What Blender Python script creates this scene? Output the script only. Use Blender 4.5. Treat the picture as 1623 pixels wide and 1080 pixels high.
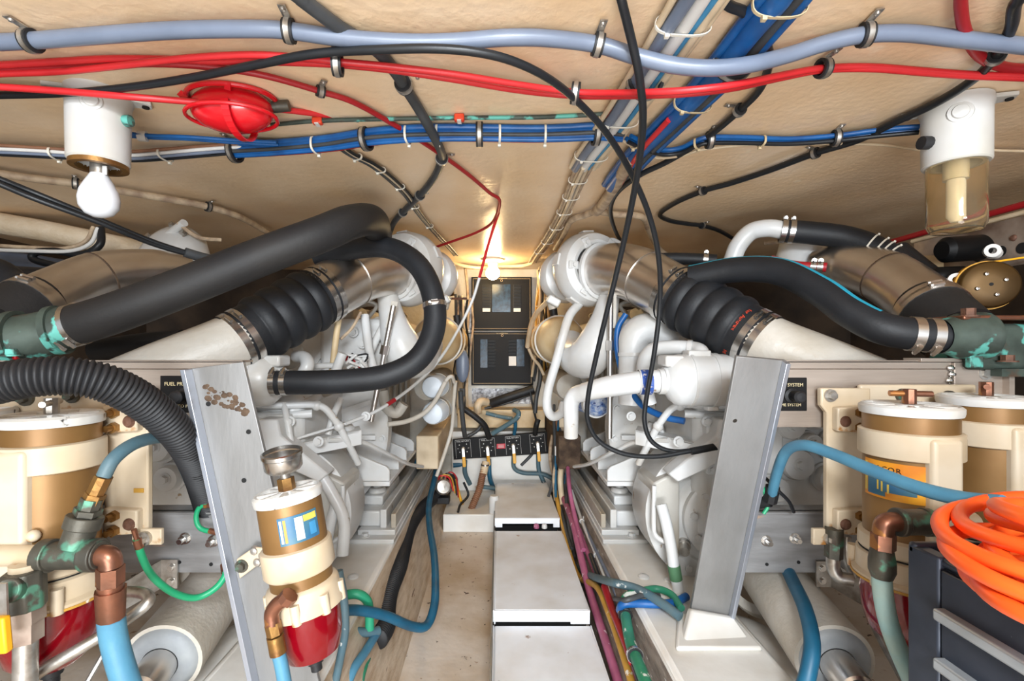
import bpy, math, random
from mathutils import Vector as V, Matrix
R = random.Random(7)
for _o in list(bpy.data.objects): bpy.data.objects.remove(_o)
sc = bpy.context.scene; col = sc.collection

# ---------------------------------------------------------------- camera, world, lights, exposure
H = 0.95                    # camera height above the bilge floor datum
F, CX, CY = 760.0, 790.0, 550.0   # focal length and vanishing point in pixels of a 1623 x 1080 frame
cd = bpy.data.cameras.new('camera'); cd.sensor_width = 36; cd.lens = F / 1623 * 36
cd.shift_x = (811.5 - CX) / 1623; cd.shift_y = (CY - 540) / 1623; cd.clip_start = .02
cam = bpy.data.objects.new('camera', cd); col.objects.link(cam)
cam.location = (0, 0, H); cam.rotation_euler = (math.pi / 2, 0, 0); sc.camera = cam

w = bpy.data.worlds.new('world'); sc.world = w; w.use_nodes = True
w.node_tree.nodes['Background'].inputs[0].default_value = (.9, .955, 1.0, 1)
w.node_tree.nodes['Background'].inputs[1].default_value = .8
def area(name, loc, tgt, sx, sy, power, c=(1, 1, 1)):
    l = bpy.data.lights.new(name, 'AREA'); l.shape = 'RECTANGLE'; l.size = sx; l.size_y = sy; l.energy = power; l.color = c
    o = bpy.data.objects.new(name, l); col.objects.link(o); o.location = loc
    o.rotation_euler = (V(tgt) - V(loc)).to_track_quat('-Z', 'Y').to_euler(); return o
area('unseen_key_light', (.1, -.75, 1.36), (0, .9, .2), .5, .3, 42, (.9, .955, 1))  # added key light, unseen above and behind the camera; no hatch is built
area('unseen_fill_light', (-.1, -4.6, .45), (0, 1.2, 1.1), 1.3, .8, 115, (.92, .965, 1))  # added frontal fill far behind the camera; no doorway stands there
area('unseen_uplight', (0, -1.0, .2), (0, .75, 1.41), .9, .5, 27, (.92, .965, 1))  # added lamp low behind the camera, aimed up to brighten the ceiling
vs = sc.view_settings; vs.view_transform = 'Standard'; vs.look = 'None'; vs.exposure = 0.1; vs.gamma = 1.0; vs.use_curve_mapping = False

# ---------------------------------------------------------------- helpers
CE = H + .46                # ceiling height
def P(x, y, d): return V(((x - CX) / F * d, d, H - (y - CY) / F * d))
def PZ(x, y, z): return P(x, y, (H - z) * F / (y - CY))
def C(x, y, drop=.012): return PZ(x, y, CE - drop)
def CL(pts, drop=.012): return [C(p[0], p[1], p[2] if len(p) > 2 else drop) for p in pts]
def PL(pts): return [P(*p) for p in pts]

def lin(c):
    r = []
    for u in c[:3]:
        u /= 255.0; r.append(u / 12.92 if u <= .04045 else ((u + .055) / 1.055) ** 2.4)
    return (r[0], r[1], r[2], 1)
MATS = {}
def mat(name, c, rough=.5, metal=0, c2=None, ns=9, bump=0, bs=70, chip=None, cth=.62, cs=30, trans=0, ior=1.45, emit=0, coat=0, stretch=None, chip2=None, spec=None):
    m = bpy.data.materials.new(name); m.use_nodes = True; MATS[name] = m
    nt = m.node_tree; N = nt.nodes; L = nt.links; b = N['Principled BSDF']
    b.inputs['Base Color'].default_value = lin(c); b.inputs['Roughness'].default_value = rough; b.inputs['Metallic'].default_value = metal
    if spec is not None: b.inputs['Specular IOR Level'].default_value = spec
    if trans: b.inputs['Transmission Weight'].default_value = trans; b.inputs['IOR'].default_value = ior
    if coat: b.inputs['Coat Weight'].default_value = coat; b.inputs['Coat Roughness'].default_value = .15
    if emit: b.inputs['Emission Color'].default_value = lin(c); b.inputs['Emission Strength'].default_value = emit
    if c2 or bump or chip:
        tc = N.new('ShaderNodeTexCoord'); mp = N.new('ShaderNodeMapping'); L.new(tc.outputs['Object'], mp.inputs[0])
        if stretch: mp.inputs['Scale'].default_value = stretch
        def noise(s, det=4, off=0):
            n = N.new('ShaderNodeTexNoise'); n.inputs['Scale'].default_value = s; n.inputs['Detail'].default_value = det
            if off:
                a = N.new('ShaderNodeVectorMath'); a.inputs[1].default_value = (off, off * 1.7, -off); L.new(mp.outputs[0], a.inputs[0]); L.new(a.outputs[0], n.inputs[0])
            else: L.new(mp.outputs[0], n.inputs[0])
            return n
        cur = None
        def mix(fac, colr):
            nonlocal cur
            x = N.new('ShaderNodeMix'); x.data_type = 'RGBA'; L.new(fac, x.inputs[0])
            if cur is None: x.inputs[6].default_value = lin(c)
            else: L.new(cur, x.inputs[6])
            x.inputs[7].default_value = lin(colr); cur = x.outputs[2]
        def ramp(src, a, z):
            r = N.new('ShaderNodeValToRGB'); r.color_ramp.elements[0].position = a; r.color_ramp.elements[1].position = z; L.new(src, r.inputs[0]); return r.outputs[0]
        if c2: mix(ramp(noise(ns).outputs[0], .38, .68), c2)
        if chip: mix(ramp(noise(cs, 6, 3.3).outputs[0], cth, cth + .035), chip)
        if chip2: mix(ramp(noise(cs * .6, 6, 9.1).outputs[0], cth + .02, cth + .06), chip2)
        if cur is not None: L.new(cur, b.inputs['Base Color'])
        if bump:
            n = noise(bs, 3, 5.7); bp = N.new('ShaderNodeBump'); bp.inputs['Strength'].default_value = bump; bp.inputs['Distance'].default_value = .004
            L.new(n.outputs[0], bp.inputs['Height']); L.new(bp.outputs[0], b.inputs['Normal'])
    return m

def frame(t, ref=None):
    t = t.normalized()
    if ref is None or abs(ref.normalized().dot(t)) > .98: ref = V((0, 0, 1)) if abs(t.z) < .9 else V((0, 1, 0))
    u = (ref - t * ref.dot(t)).normalized(); return u, t.cross(u)
def ev(pts, t):
    n = len(pts) - 1; i = min(max(int(t), 0), n - 1); u = t - i
    p1, p2 = pts[i], pts[i + 1]; p0 = pts[i - 1] if i > 0 else p1 * 2 - p2; p3 = pts[i + 2] if i + 2 <= n else p2 * 2 - p1
    # centripetal-ish: plain Catmull-Rom
    q = (p1 * 2 + (p2 - p0) * u + (p0 * 2 - p1 * 5 + p2 * 4 - p3) * u * u + (p1 * 3 - p0 - p2 * 3 + p3) * u ** 3) * .5
    d = ((p2 - p0) + (p0 * 2 - p1 * 5 + p2 * 4 - p3) * 2 * u + (p1 * 3 - p0 - p2 * 3 + p3) * 3 * u * u) * .5
    if d.length < 1e-9: d = p2 - p1
    return q, d.normalized()
def resample(pts, sub):
    return [ev(pts, i + k / sub)[0] for i in range(len(pts) - 1) for k in range(sub)] + [pts[-1]]

class MB:
    def __init__(s): s.v = []; s.f = []
    def add(s, vs, fs):
        k = len(s.v); s.v += [V(p) for p in vs]; s.f += [tuple(i + k for i in q) for q in fs]; return s
    def box(s, c, sz, M=None):
        c = V(c); h = V(sz) / 2; vs = []
        for z in (-1, 1):
            for y in (-1, 1):
                for x in (-1, 1):
                    p = V((x * h.x, y * h.y, z * h.z)); vs.append(c + (M @ p if M else p))
        return s.add(vs, [(0, 2, 3, 1), (4, 5, 7, 6), (0, 1, 5, 4), (2, 6, 7, 3), (0, 4, 6, 2), (1, 3, 7, 5)])
    def mm(s, a, b): a = V(a); b = V(b); return s.box((a + b) / 2, (abs(b.x - a.x), abs(b.y - a.y), abs(b.z - a.z)))
    def bar(s, p0, p1, wd, th, ref=None):      # a flat bar from p0 to p1: wd across along ref-perp, th along ref
        t = p1 - p0; u, v = frame(t, ref); M = Matrix((v, t.normalized(), u)).transposed()
        return s.box((p0 + p1) / 2, (wd, t.length, th), M)
    def sweep(s, path, rad, n=12, cap=True, tw=None, sq=1.0):
        m = len(path); u = None; rings = []
        for i, p in enumerate(path):
            a = path[i - 1] if i else path[0]; b = path[i + 1] if i + 1 < m else path[-1]
            t = (b - a); t = t.normalized() if t.length > 1e-9 else V((0, 0, 1))
            if u is None: u, w_ = frame(t)
            else:
                u = u - t * u.dot(t); u = u.normalized() if u.length > 1e-6 else frame(t)[0]; w_ = t.cross(u)
            r = rad(i, i / max(m - 1, 1)) if callable(rad) else rad
            rings.append([p + (u * math.cos(2 * math.pi * k / n) + w_ * sq * math.sin(2 * math.pi * k / n)) * r for k in range(n)])
        vs = [q for g in rings for q in g]; fs = []
        for i in range(m - 1):
            for k in range(n):
                a = i * n + k; b = i * n + (k + 1) % n; fs.append((a, b, b + n, a + n))
        if cap: fs += [tuple(range(n - 1, -1, -1)), tuple((m - 1) * n + k for k in range(n))]
        return s.add(vs, fs)
    def tube(s, pts, r, n=12, sub=6, cap=True):
        path = resample(pts, sub) if len(pts) > 2 else list(pts)
        if isinstance(r, (list, tuple)):
            rl = r
            def rf(i, t):
                x = t * (len(rl) - 1); j = min(int(x), len(rl) - 2); return rl[j] + (rl[j + 1] - rl[j]) * (x - j)
            return s.sweep(path, rf, n, cap)
        return s.sweep(path, r, n, cap)
    def cyl(s, p0, p1, r, r1=None, n=20, cap=True):
        p0 = V(p0); p1 = V(p1); r1 = r if r1 is None else r1
        return s.sweep([p0, p1], lambda i, t: r if i == 0 else r1, n, cap)
    def lathe(s, prof, o, ax=(0, 0, 1), n=32, ref=None, a0=0, a1=2 * math.pi):
        o = V(o); ax = V(ax).normalized(); u, w_ = frame(ax, ref); full = abs(a1 - a0 - 2 * math.pi) < 1e-6; m = n if full else n + 1
        vs = []; fs = []
        for r, h in prof:
            for k in range(m):
                a = a0 + (a1 - a0) * k / n; vs.append(o + ax * h + (u * math.cos(a) + w_ * math.sin(a)) * max(r, 1e-5))
        for i in range(len(prof) - 1):
            for k in range(n):
                a = i * m + k; b = i * m + (k + 1) % m; fs.append((a, b, b + m, a + m))
        return s.add(vs, fs)
    def ring(s, o, ax, ri, ro, wd, n=24, **k):
        h = wd / 2; return s.lathe([(ri, -h), (ro, -h), (ro, h), (ri, h), (ri, -h)], o, ax, n, **k)
    def prism(s, poly, vec):
        poly = [V(p) for p in poly]; vec = V(vec); n = len(poly); vs = poly + [p + vec for p in poly]
        return s.add(vs, [tuple(range(n - 1, -1, -1)), tuple(range(n, 2 * n))] + [(i, (i + 1) % n, n + (i + 1) % n, n + i) for i in range(n)])
    def sph(s, c, r, sx=1, sy=1, sz=1, n=16, ax=None):
        k = n // 2; prof = [(math.sin(math.pi * i / k), -math.cos(math.pi * i / k)) for i in range(k + 1)]
        m = MB().lathe([(a * r, b * r) for a, b in prof], (0, 0, 0), (0, 0, 1), n)
        c = V(c); vs = [V((p.x * sx, p.y * sy, p.z * sz)) for p in m.v]
        if ax is not None:
            u, w_ = frame(V(ax)); M = Matrix((u, w_, V(ax).normalized())).transposed(); vs = [M @ p for p in vs]
        return s.add([c + p for p in vs], m.f)
    def hexb(s, p, ax, r, h, wash=True):
        p = V(p); ax = V(ax).normalized()
        if wash: s.cyl(p, p + ax * h * .2, r * 1.5, n=14)
        s.cyl(p, p + ax * h, r, n=6); return s
    def mesh(s, name, ang=38):
        me = bpy.data.meshes.new(name); c = V((0, 0, 0))
        if s.v:
            lo = V([min(p[i] for p in s.v) for i in range(3)]); hi = V([max(p[i] for p in s.v) for i in range(3)]); c = (lo + hi) / 2; c.z = lo.z
        me.from_pydata([tuple(p - c) for p in s.v], [], s.f); me.validate(); me.update()
        import bmesh
        bm = bmesh.new(); bm.from_mesh(me); bmesh.ops.recalc_face_normals(bm, faces=bm.faces[:]); bm.to_mesh(me); bm.free()
        me.polygons.foreach_set('use_smooth', [True] * len(me.polygons)); me.set_sharp_from_angle(angle=math.radians(ang)); return me, c
    def ob(s, name, m, par=None, bev=0, ang=38, seg=2):
        me, c = s.mesh(name, ang); me.materials.append(MATS[m]); o = bpy.data.objects.new(name, me); col.objects.link(o)
        WL[o.name] = c; o.location = c - (WL[par.name] if par else V((0, 0, 0)))
        if par: o.parent = par
        if bev:
            b = o.modifiers.new('bevel', 'BEVEL'); b.width = bev; b.segments = seg; b.limit_method = 'ANGLE'; b.angle_limit = math.radians(40)
        return o
WL = {}
def tag(o, label, cat, group=None):
    o['label'] = label; o['category'] = cat
    if group: o['group'] = group
    return o
def root(name, loc, label, cat, group=None):
    o = bpy.data.objects.new(name, None); col.objects.link(o); o.location = loc; WL[o.name] = V(loc); o.empty_display_size = .05
    return tag(o, label, cat, group)
def struct(o): o['kind'] = 'structure'; return o
def dup(o, off, par=None):
    """copy of an object and its children, moved by off"""
    c = o.copy(); col.objects.link(c); off = V(off); WL[c.name] = WL[o.name] + off
    if par is None: c.location = o.location + off
    else: c.parent = par
    for ch in list(o.children): dup(ch, off, c)
    return c
def text(par, s, o, right, up, size, m, name='lettering', depth=.0006, align='CENTER'):
    cu = bpy.data.curves.new(name, 'FONT'); cu.body = s; cu.size = size; cu.align_x = align; cu.align_y = 'CENTER'; cu.extrude = depth; cu.resolution_u = 2
    t = bpy.data.objects.new('tmp', cu); col.objects.link(t); bpy.context.view_layer.update()
    me = bpy.data.meshes.new_from_object(t.evaluated_get(bpy.context.evaluated_depsgraph_get())); bpy.data.objects.remove(t)
    right = V(right).normalized(); up = V(up).normalized(); nz = right.cross(up); M = Matrix((right, up, nz)).transposed().to_4x4()
    me.transform(M); me.materials.clear(); me.materials.append(MATS[m]); ob = bpy.data.objects.new(name, me); col.objects.link(ob)
    WL[ob.name] = V(o); ob.location = V(o) - (WL[par.name] if par else V((0, 0, 0))); ob.parent = par; return ob
def cable(name, pts, r, m, label, cat='cable', group=None, n=10, sub=6):
    return tag(MB().tube(pts, r, n, sub).ob(name, m), label, cat, group)
def hclamp(par, p, t, r, wd=.013, m='steel', screw=True, name='hose_clamp', ref=None):
    b = MB().ring(p, t, r, r + .0022, wd, 28)
    if screw:
        u, w_ = frame(t, ref); q = p + u * (r + .005)
        b.cyl(q - w_ * .011, q + w_ * .011, .0048, n=8); b.box(q - u * .001, (.012, .018, .006), Matrix((t, w_, u)).transposed())
        b.hexb(q + w_ * .011, w_, .0045, .005, False)
    return b.ob(name, m, par)
def pclamp(p, t, r, label, up=V((0, 0, 1)), side=None, group='cushioned cable clamps on the ceiling', wd=.014):
    t = t.normalized(); k = root('cable_clamp', p + up * r, label, 'clamp', group)
    MB().ring(p, t, r * .97, r + .004, wd, 20).ob('rubber_cushion', 'rubber', k)
    MB().ring(p, t, r + .004, r + .0052, wd * .5, 20).ob('metal_band', 'zinc', k)
    s = side if side is not None else t.cross(up); s = (s - t * s.dot(t)).normalized(); s = (s - up * s.dot(up)).normalized()
    a = p + up * (r + .002) + s * r * .4; b = a + s * (r * .7 + .02)
    MB().bar(a, b, wd * .75, .0015, up).ob('mounting_tab', 'zinc', k)
    q = b - s * .007 - up * .001
    MB().lathe([(.0001, .003), (.003, .0025), (.0042, 0), (.0042, -.001)], q, -up, 10).ob('screw', 'zinc', k)
    return k
def tie(par, p, t, r, m='tie_white', name='cable_tie', ref=None):
    b = MB().ring(p, t, r, r + .0012, .0042, 18); u, w_ = frame(t, ref); b.box(p + u * (r + .002), (.005, .006, .005), Matrix((t, w_, u)).transposed()); return b.ob(name, m, par)
# ---------------------------------------------------------------- materials
mat('ceil', (241, 213, 178), .3, 0, (233, 200, 159), 5, .34, 60, chip=(242, 220, 188), cth=.70, cs=14)
mat('whitewall', (225, 222, 214), .6, 0, (200, 190, 172), 6, .5, 60, chip=(150, 120, 90), cth=.7, cs=18)
mat('floorpaint', (220, 209, 197), .55, 0, (188, 166, 140), 5, .35, 30, chip=(80, 60, 48), cth=.672, cs=46, chip2=(160, 128, 98))
mat('woodpaint', (206, 188, 166), .6, 0, (172, 148, 122), 10, .6, 60, stretch=(6, 1, 6), chip=(120, 98, 80), cth=.7, cs=12)
mat('woodgrey', (150, 138, 128), .7, 0, (110, 98, 90), 12, .6, 60, stretch=(6, 1, 6), chip=(215, 210, 205), cth=.66, cs=20)
mat('gelcoat', (232, 230, 225), .4, 0, (214, 208, 198), 6, .25, 25, chip=(176, 150, 120), cth=.72, cs=10)
mat('hull', (52, 42, 34), .85, 0, (80, 64, 50), 5, .5, 20)
mat('engine', (212, 213, 213), .34, 0, (198, 194, 187), 7, .12, 60, chip=(150, 124, 92), cth=.69, cs=22)
mat('engine2', (192, 188, 180), .42, 0, (164, 152, 134), 6, .2, 60, chip=(120, 96, 70), cth=.70, cs=14)
mat('whitepipe', (206, 200, 190), .45, 0, (186, 176, 160), 8, .35, 90)
mat('cream', (204, 188, 164), .38, 0, (192, 170, 138), 9, .1, 50, chip=(170, 118, 62), cth=.66, cs=16)
mat('lidwhite', (206, 206, 204), .4, 0, (200, 194, 184), 10, .2, 60, chip=(46, 42, 40), cth=.645, cs=34, chip2=(190, 120, 60))
mat('goldtan', (142, 106, 62), .42, .35, (122, 88, 48), 7, .05, 40)
mat('redbowl', (128, 3, 18), .08, 0, trans=.15, ior=1.4, coat=.5)
mat('redfuel', (110, 3, 18), .25)
mat('alu', (146, 145, 144), .42, .4, (124, 122, 119), 9, .12, 120, stretch=(1, 1, .25), chip=(196, 190, 184), cth=.68, cs=16)
mat('alu_reflect', (186, 172, 160), .42, .55, (160, 146, 134), 9, .1, 120, stretch=(.25, 1, 3))  # aluminium with its brownish reflection mixed into the colour
mat('alud', (150, 149, 149), .5, .35, (124, 122, 121), 14, .12, 100, stretch=(.5, 1, 3), chip=(176, 150, 132), cth=.69, cs=9)
mat('aluedge', (190, 196, 208), .35, .8)
mat('corroded', (62, 46, 34), .85, 0, (96, 76, 58), 30, .8, 120)
mat('stainless', (222, 218, 214), .3, 1, (200, 192, 184), 6, .03, 30, chip=(158, 132, 108), cth=.70, cs=5)
mat('steel', (205, 203, 200), .25, 1)
mat('zinc', (196, 192, 186), .4, .85, (150, 140, 128), 40, .1, 100)
mat('rust', (120, 84, 66), .7, .3, (84, 58, 48), 40, .5, 150)
mat('brassy', (150, 112, 60), .4, .7, (112, 76, 44), 25, .2, 80)
mat('copper', (146, 96, 74), .36, .75, (112, 78, 62), 20, .15, 60, chip=(176, 120, 70), cth=.62, cs=25)
mat('bronze', (92, 88, 78), .5, .55, (68, 66, 60), 18, .3, 60, chip=(90, 140, 118), cth=.64, cs=14)
mat('verdigris', (76, 88, 80), .6, .3, (50, 58, 52), 16, .3, 40, chip=(98, 176, 164), cth=.56, cs=15, chip2=(86, 68, 54))
mat('goldplate', (86, 62, 26), .45, .6, (66, 46, 20), 6)
mat('rubber', (28, 28, 30), .55, 0, (36, 36, 38), 12, spec=.4)
mat('hoseblack', (30, 32, 36), .55, 0, (24, 25, 28), 14, .12, 160, spec=.4)
mat('hosebrown', (37, 35, 34), .6, 0, (30, 29, 30), 8, .12, 160, spec=.35)
mat('cableblack', (28, 30, 33), .4, spec=.4)
mat('cablegrey', (66, 68, 70), .5, 0, (52, 54, 56), 16)
mat('conduitgrey', (112, 122, 140), .36, 0, (100, 110, 128), 12)
mat('redcable', (206, 42, 46), .42, 0, (186, 30, 36), 10)
mat('redcabledark', (160, 24, 32), .45)
mat('redpaint', (206, 18, 30), .25, coat=.4)
mat('bluecable', (20, 92, 158), .4, 0, (14, 72, 132), 20)
mat('bluelight', (62, 134, 176), .5, 0, (52, 118, 160), 20)
mat('bluehose', (80, 136, 162), .5, 0, (68, 120, 148), 14, .1, 200)
mat('paleblue', (140, 176, 176), .55, 0, (160, 178, 168), 14, .2, 90, chip=(70, 150, 180), cth=.68, cs=20)
mat('tealhose', (24, 92, 122), .45, 0, (18, 74, 100), 14)
mat('slatehose', (74, 104, 116), .55, 0, (90, 108, 112), 14, .2, 100, chip=(205, 205, 200), cth=.67, cs=40)
mat('greenhose', (44, 156, 116), .45, 0, (36, 136, 98), 14)
mat('greenpaint', (40, 140, 100), .5, 0, (52, 120, 100), 14, .2, 100, chip=(220, 222, 214), cth=.62, cs=30)
mat('greenwire', (34, 158, 108), .4)
mat('sealgrey', (158, 161, 162), .5, 0, (138, 142, 146), 20, .2, 60)
mat('greentape', (78, 118, 84), .6)
mat('blueband', (30, 74, 160), .5, 0, (60, 90, 160), 30, chip=(200, 196, 200), cth=.6, cs=60)
mat('pinkhose', (170, 92, 124), .5, 0, (150, 78, 108), 14, .1, 90, chip=(228, 215, 218), cth=.66, cs=40)
mat('orangehose', (255, 104, 36), .38, 0, (246, 88, 26), 10)
mat('ochrehose', (196, 150, 62), .5, 0, (176, 128, 50), 14, .1, 90, chip=(228, 220, 208), cth=.66, cs=40)
mat('beige', (216, 196, 166), .5, 0, (196, 174, 142), 14)
mat('beigedirty', (190, 168, 140), .6, 0, (140, 116, 96), 30, .3, 90)
mat('brownhose', (140, 98, 72), .55, 0, (112, 76, 56), 14, .2, 80)
mat('tie_white', (226, 220, 206), .5)
mat('tie_tan', (198, 178, 142), .5)
mat('tie_black', (36, 36, 38), .5)
mat('panelblack', (17, 16, 17), .6, 0, (22, 21, 22), 8, spec=.25)
mat('breaker', (12, 12, 13), .5, spec=.2)
mat('panelline', (176, 150, 108), .5)
mat('panelglass', (16, 26, 38), .2, 0, (40, 66, 90), 40, spec=.12)  # mottled blue stands in for reflections on the window glass
mat('lettergold', (206, 190, 150), .5)
mat('letterred', (214, 66, 32), .5)
mat('labelwhite', (214, 212, 208), .5)
mat('labelred', (196, 40, 56), .5)
mat('yellowgrip', (232, 168, 24), .45)
mat('toolbox', (42, 48, 60), .38, .25, (62, 68, 80), 10, .08, 40, chip=(150, 156, 166), cth=.70, cs=40)
mat('toolpull', (178, 184, 188), .4, .4, (160, 166, 170), 20)
mat('cover', (242, 246, 252), .42, 0, (226, 226, 226), 7, .05, 60, chip=(150, 120, 100), cth=.725, cs=30)
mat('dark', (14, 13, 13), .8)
mat('bulbwhite', (218, 220, 224), .25, coat=.3)
mat('bulbon', (255, 222, 164), .3, emit=110)
mat('amber', (255, 240, 208), .04, trans=.97, ior=1.3)
mat('fixture', (200, 199, 196), .4, 0, (184, 180, 170), 8)
mat('filterwhite', (214, 222, 230), .4)
mat('bluecloth', (70, 104, 160), .6, 0, (190, 196, 204), 60, chip=(30, 50, 110), cth=.6, cs=90)
mat('stripe', (30, 160, 190), .5)
mat('stickerorange', (206, 120, 30), .4, 0, (226, 160, 40), 14)
mat('stickerblue', (44, 96, 132), .4, 0, (70, 110, 120), 20)
mat('stickeryellow', (226, 196, 90), .4, 0, (176, 150, 60), 30)
mat('alusheet', (176, 160, 146), .5, .5, (120, 98, 84), 12, .1, 90, chip=(80, 56, 44), cth=.68, cs=20)
mat('foil', (200, 202, 206), .3, .9, (120, 120, 124), 60, 1, 200)
mat('ochrelit', (216, 194, 156), .5, 0, (190, 160, 114), 8, .2, 40)  # tan; on the aftercooler it puts the bulb's gold light into white paint
mat('palepipe', (226, 210, 186), .5, 0, (206, 184, 152), 10, .6, 120)
# ---------------------------------------------------------------- the setting
def Z(r): return H + r
def grid(name, m, x0, x1, y0, y1, nx, ny, fz, th, up):
    b = MB(); vs = []; fs = []
    for j in range(ny + 1):
        for i in range(nx + 1):
            x = x0 + (x1 - x0) * i / nx; y = y0 + (y1 - y0) * j / ny; vs.append((x, y, fz(x, y)))
    for j in range(ny):
        for i in range(nx):
            a = j * (nx + 1) + i; fs.append((a, a + 1, a + nx + 2, a + nx + 1))
    b.add(vs, fs); z = fz(x0, y0) + (th if up else -th)
    k = len(vs); b.add([(x0, y0, z), (x1, y0, z), (x1, y1, z), (x0, y1, z)], [(0, 1, 2, 3)])
    c = [0, nx, (nx + 1) * (ny + 1) - 1, (nx + 1) * ny]
    b.f += [tuple([c[0], c[1], k + 1, k]), (c[1], c[2], k + 2, k + 1), (c[2], c[3], k + 3, k + 2), (c[3], c[0], k, k + 3)]
    return b.ob(name, m)
struct(grid('ceiling', 'ceil', -2.1, 2.1, -.1, 2.9, 80, 60, lambda x, y: CE + .0025 * math.sin(x * 5 + 1) * math.cos(y * 4) + .0015 * math.sin(x * 13 + y * 9), .05, True))
struct(grid('floor', 'floorpaint', -2.1, 2.1, -1.8, 2.9, 60, 80, lambda x, y: Z(-.9) + .002 * math.sin(x * 21) * math.cos(y * 13), .05, False))
struct(MB().mm((-2.1, 2.86, Z(-.95)), (2.1, 2.92, CE + .05)).ob('wall_back', 'hull'))
struct(MB().mm((-.62, 2.845, Z(-.9)), (.62, 2.861, CE)).ob('wall_back_panel', 'whitewall'))
struct(MB().mm((-2.16, -.1, Z(-.95)), (-2.1, 2.92, CE + .05)).ob('wall_left', 'hull'))
struct(MB().mm((2.1, -.1, Z(-.95)), (2.16, 2.92, CE + .05)).ob('wall_right', 'hull'))
# raised step of the walkway floor in front of the bulkhead
struct(MB().mm((-.27, 2.33, Z(-.905)), (-.02, 2.86, Z(-.815))).ob('floor_step', 'gelcoat', bev=.006))

# engine stringers: glassed timber beams each side of the walkway, with painted bed rails on top
SIDE = {-1: 'left', 1: 'right'}
for s in (-1, 1):
    nm = SIDE[s]
    k = root('engine_stringer', (s * .5, 1.5, Z(-.9)), 'long white glassed engine stringer with bed rails on the %s of the walkway' % nm, 'stringer')
    b = MB().prism([(s * (.268 if s < 0 else .292), .75, Z(-.9)), (s * .352, .75, Z(-.70)), (s * .36, .75, Z(-.69)), (s * .36, .75, Z(-.9))], (0, 2.1, 0)); b.ob('timber_face', 'woodpaint' if s < 0 else 'woodgrey', k)
    b = MB().prism([(s * .358, .75, Z(-.9)), (s * .358, .75, Z(-.695)), (s * .372, .75, Z(-.683)), (s * .60, .75, Z(-.683)), (s * .62, .75, Z(-.70)), (s * .66, .75, Z(-.9))], (0, 2.1, 0)); b.ob('glassed_top', 'gelcoat', k, bev=.008)
    MB().mm((s * .362, 1.66, Z(-.684)), (s * .52, 2.82, Z(-.668))).ob('bed_plate', 'engine', k, bev=.003)
    MB().mm((s * .366, 1.70, Z(-.669)), (s * .50, 2.82, Z(-.650))).ob('bed_plate', 'engine', k, bev=.003)
    MB().mm((s * .368, 1.72, Z(-.651)), (s * .386, 2.82, Z(-.60))).ob('bed_rail', 'engine2', k, bev=.003)
    MB().mm((s * .402, 1.72, Z(-.651)), (s * .425, 2.82, Z(-.585))).ob('bed_rail', 'engine', k, bev=.003)
    MB().mm((s * .428, 1.735, Z(-.651)), (s * .515, 2.15, Z(-.595))).ob('mount_block', 'engine', k, bev=.006)
    MB().mm((s * .434, 1.80, Z(-.596)), (s * .51, 2.1, Z(-.56))).ob('mount_block', 'engine', k, bev=.006)
    MB().lathe([(.034, 0), (.034, .008), (.028, .016), (.016, .018), (.016, .075), (.0001, .075)], (s * .47, 1.86, Z(-.56)), (0, 0, 1), 24).ob('mount_stud', 'engine', k)
    for y_ in (1.69, 1.95, 2.4):
        MB().hexb((s * .455 if y_ > 1.7 else s * .47, y_, Z(-.650) if y_ > 1.7 else Z(-.668)), (0, 0, 1), .012, .012).ob('bolt', 'engine', k)
    for (x_, y_) in ((.43, 1.42), (.50, 1.40), (.46, 1.18)):
        MB().lathe([(.016, 0), (.016, .004), (.01, .008), (.0001, .009)], (s * x_, y_, Z(-.683)), (0, 0, 1), 14).ob('bolt', 'engine', k)

# walkway covers: three overlapping white trays with slotted front lips
cs_ = [('farthest white walkway cover tray below the black valve panel', 2.10, 2.64, -.750, .270), ('middle white walkway cover tray between the other two', 1.437, 2.06, -.790, .276), ('nearest white walkway cover tray at the bottom of the view', .80, 1.424, -.828, .279)]
for i, (lab, y0, y1, z, xr) in enumerate(cs_):
    k = root('walkway_cover', (.13, y0, Z(z - .05)), lab, 'cover', 'walkway cover trays')
    xl = -.013
    MB().prism([(xl, y0, Z(z)), (xr, y0, Z(z)), (xr - .004, y1, Z(z)), (xl, y1, Z(z))], (0, 0, -.012)).ob('top_panel', 'cover', k, bev=.005, seg=3)
    b = MB(); b.mm((xl - .003, y0, Z(z - .035)), (xl, y1, Z(z))); b.ob('side_flange', 'cover', k)
    b = MB(); b.mm((xr - .006, y0, Z(z - .035)), (xr - .003, y1, Z(z))); b.ob('side_flange', 'cover', k)
    # front lip with a wide slot
    a0, a1 = xl + (.03 if i == 0 else .004), xr - (.03 if i == 0 else .06)
    b = MB(); y = y0
    sl = .024 if i == 0 else .033; b.mm((xl, y - .003, Z(z - sl)), (xr - .003, y, Z(z - .001))); b.mm((xl, y - .003, Z(z - .040)), (a0, y, Z(z - sl))); b.mm((a1, y - .003, Z(z - .040)), (xr - .003, y, Z(z - sl)))
    b.ob('front_lip', 'cover', k)
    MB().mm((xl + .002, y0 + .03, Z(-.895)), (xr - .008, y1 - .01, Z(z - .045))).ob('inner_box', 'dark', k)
for i, x in enumerate((.165, .20)):
    tag(MB().lathe([(.0001, 0), (.012, .001), (.012, .012), (.008, .018), (.0001, .02)], (x, 2.085, Z(-.789)), (0, 0, 1), 16).ob('round_cap', 'pinkhose' if i == 0 else 'labelwhite'), ['small pinkish cap', 'small whitish cap'][i] + ' in the slot below the farthest cover lip', 'cap')
# metal edge strip beside the covers
tag(MB().mm((-.022, .8, Z(-.9)), (-.017, 2.55, Z(-.80))).ob('edge_strip', 'alu'), 'thin metal strip along the left edge of the walkway covers', 'strip')

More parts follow.
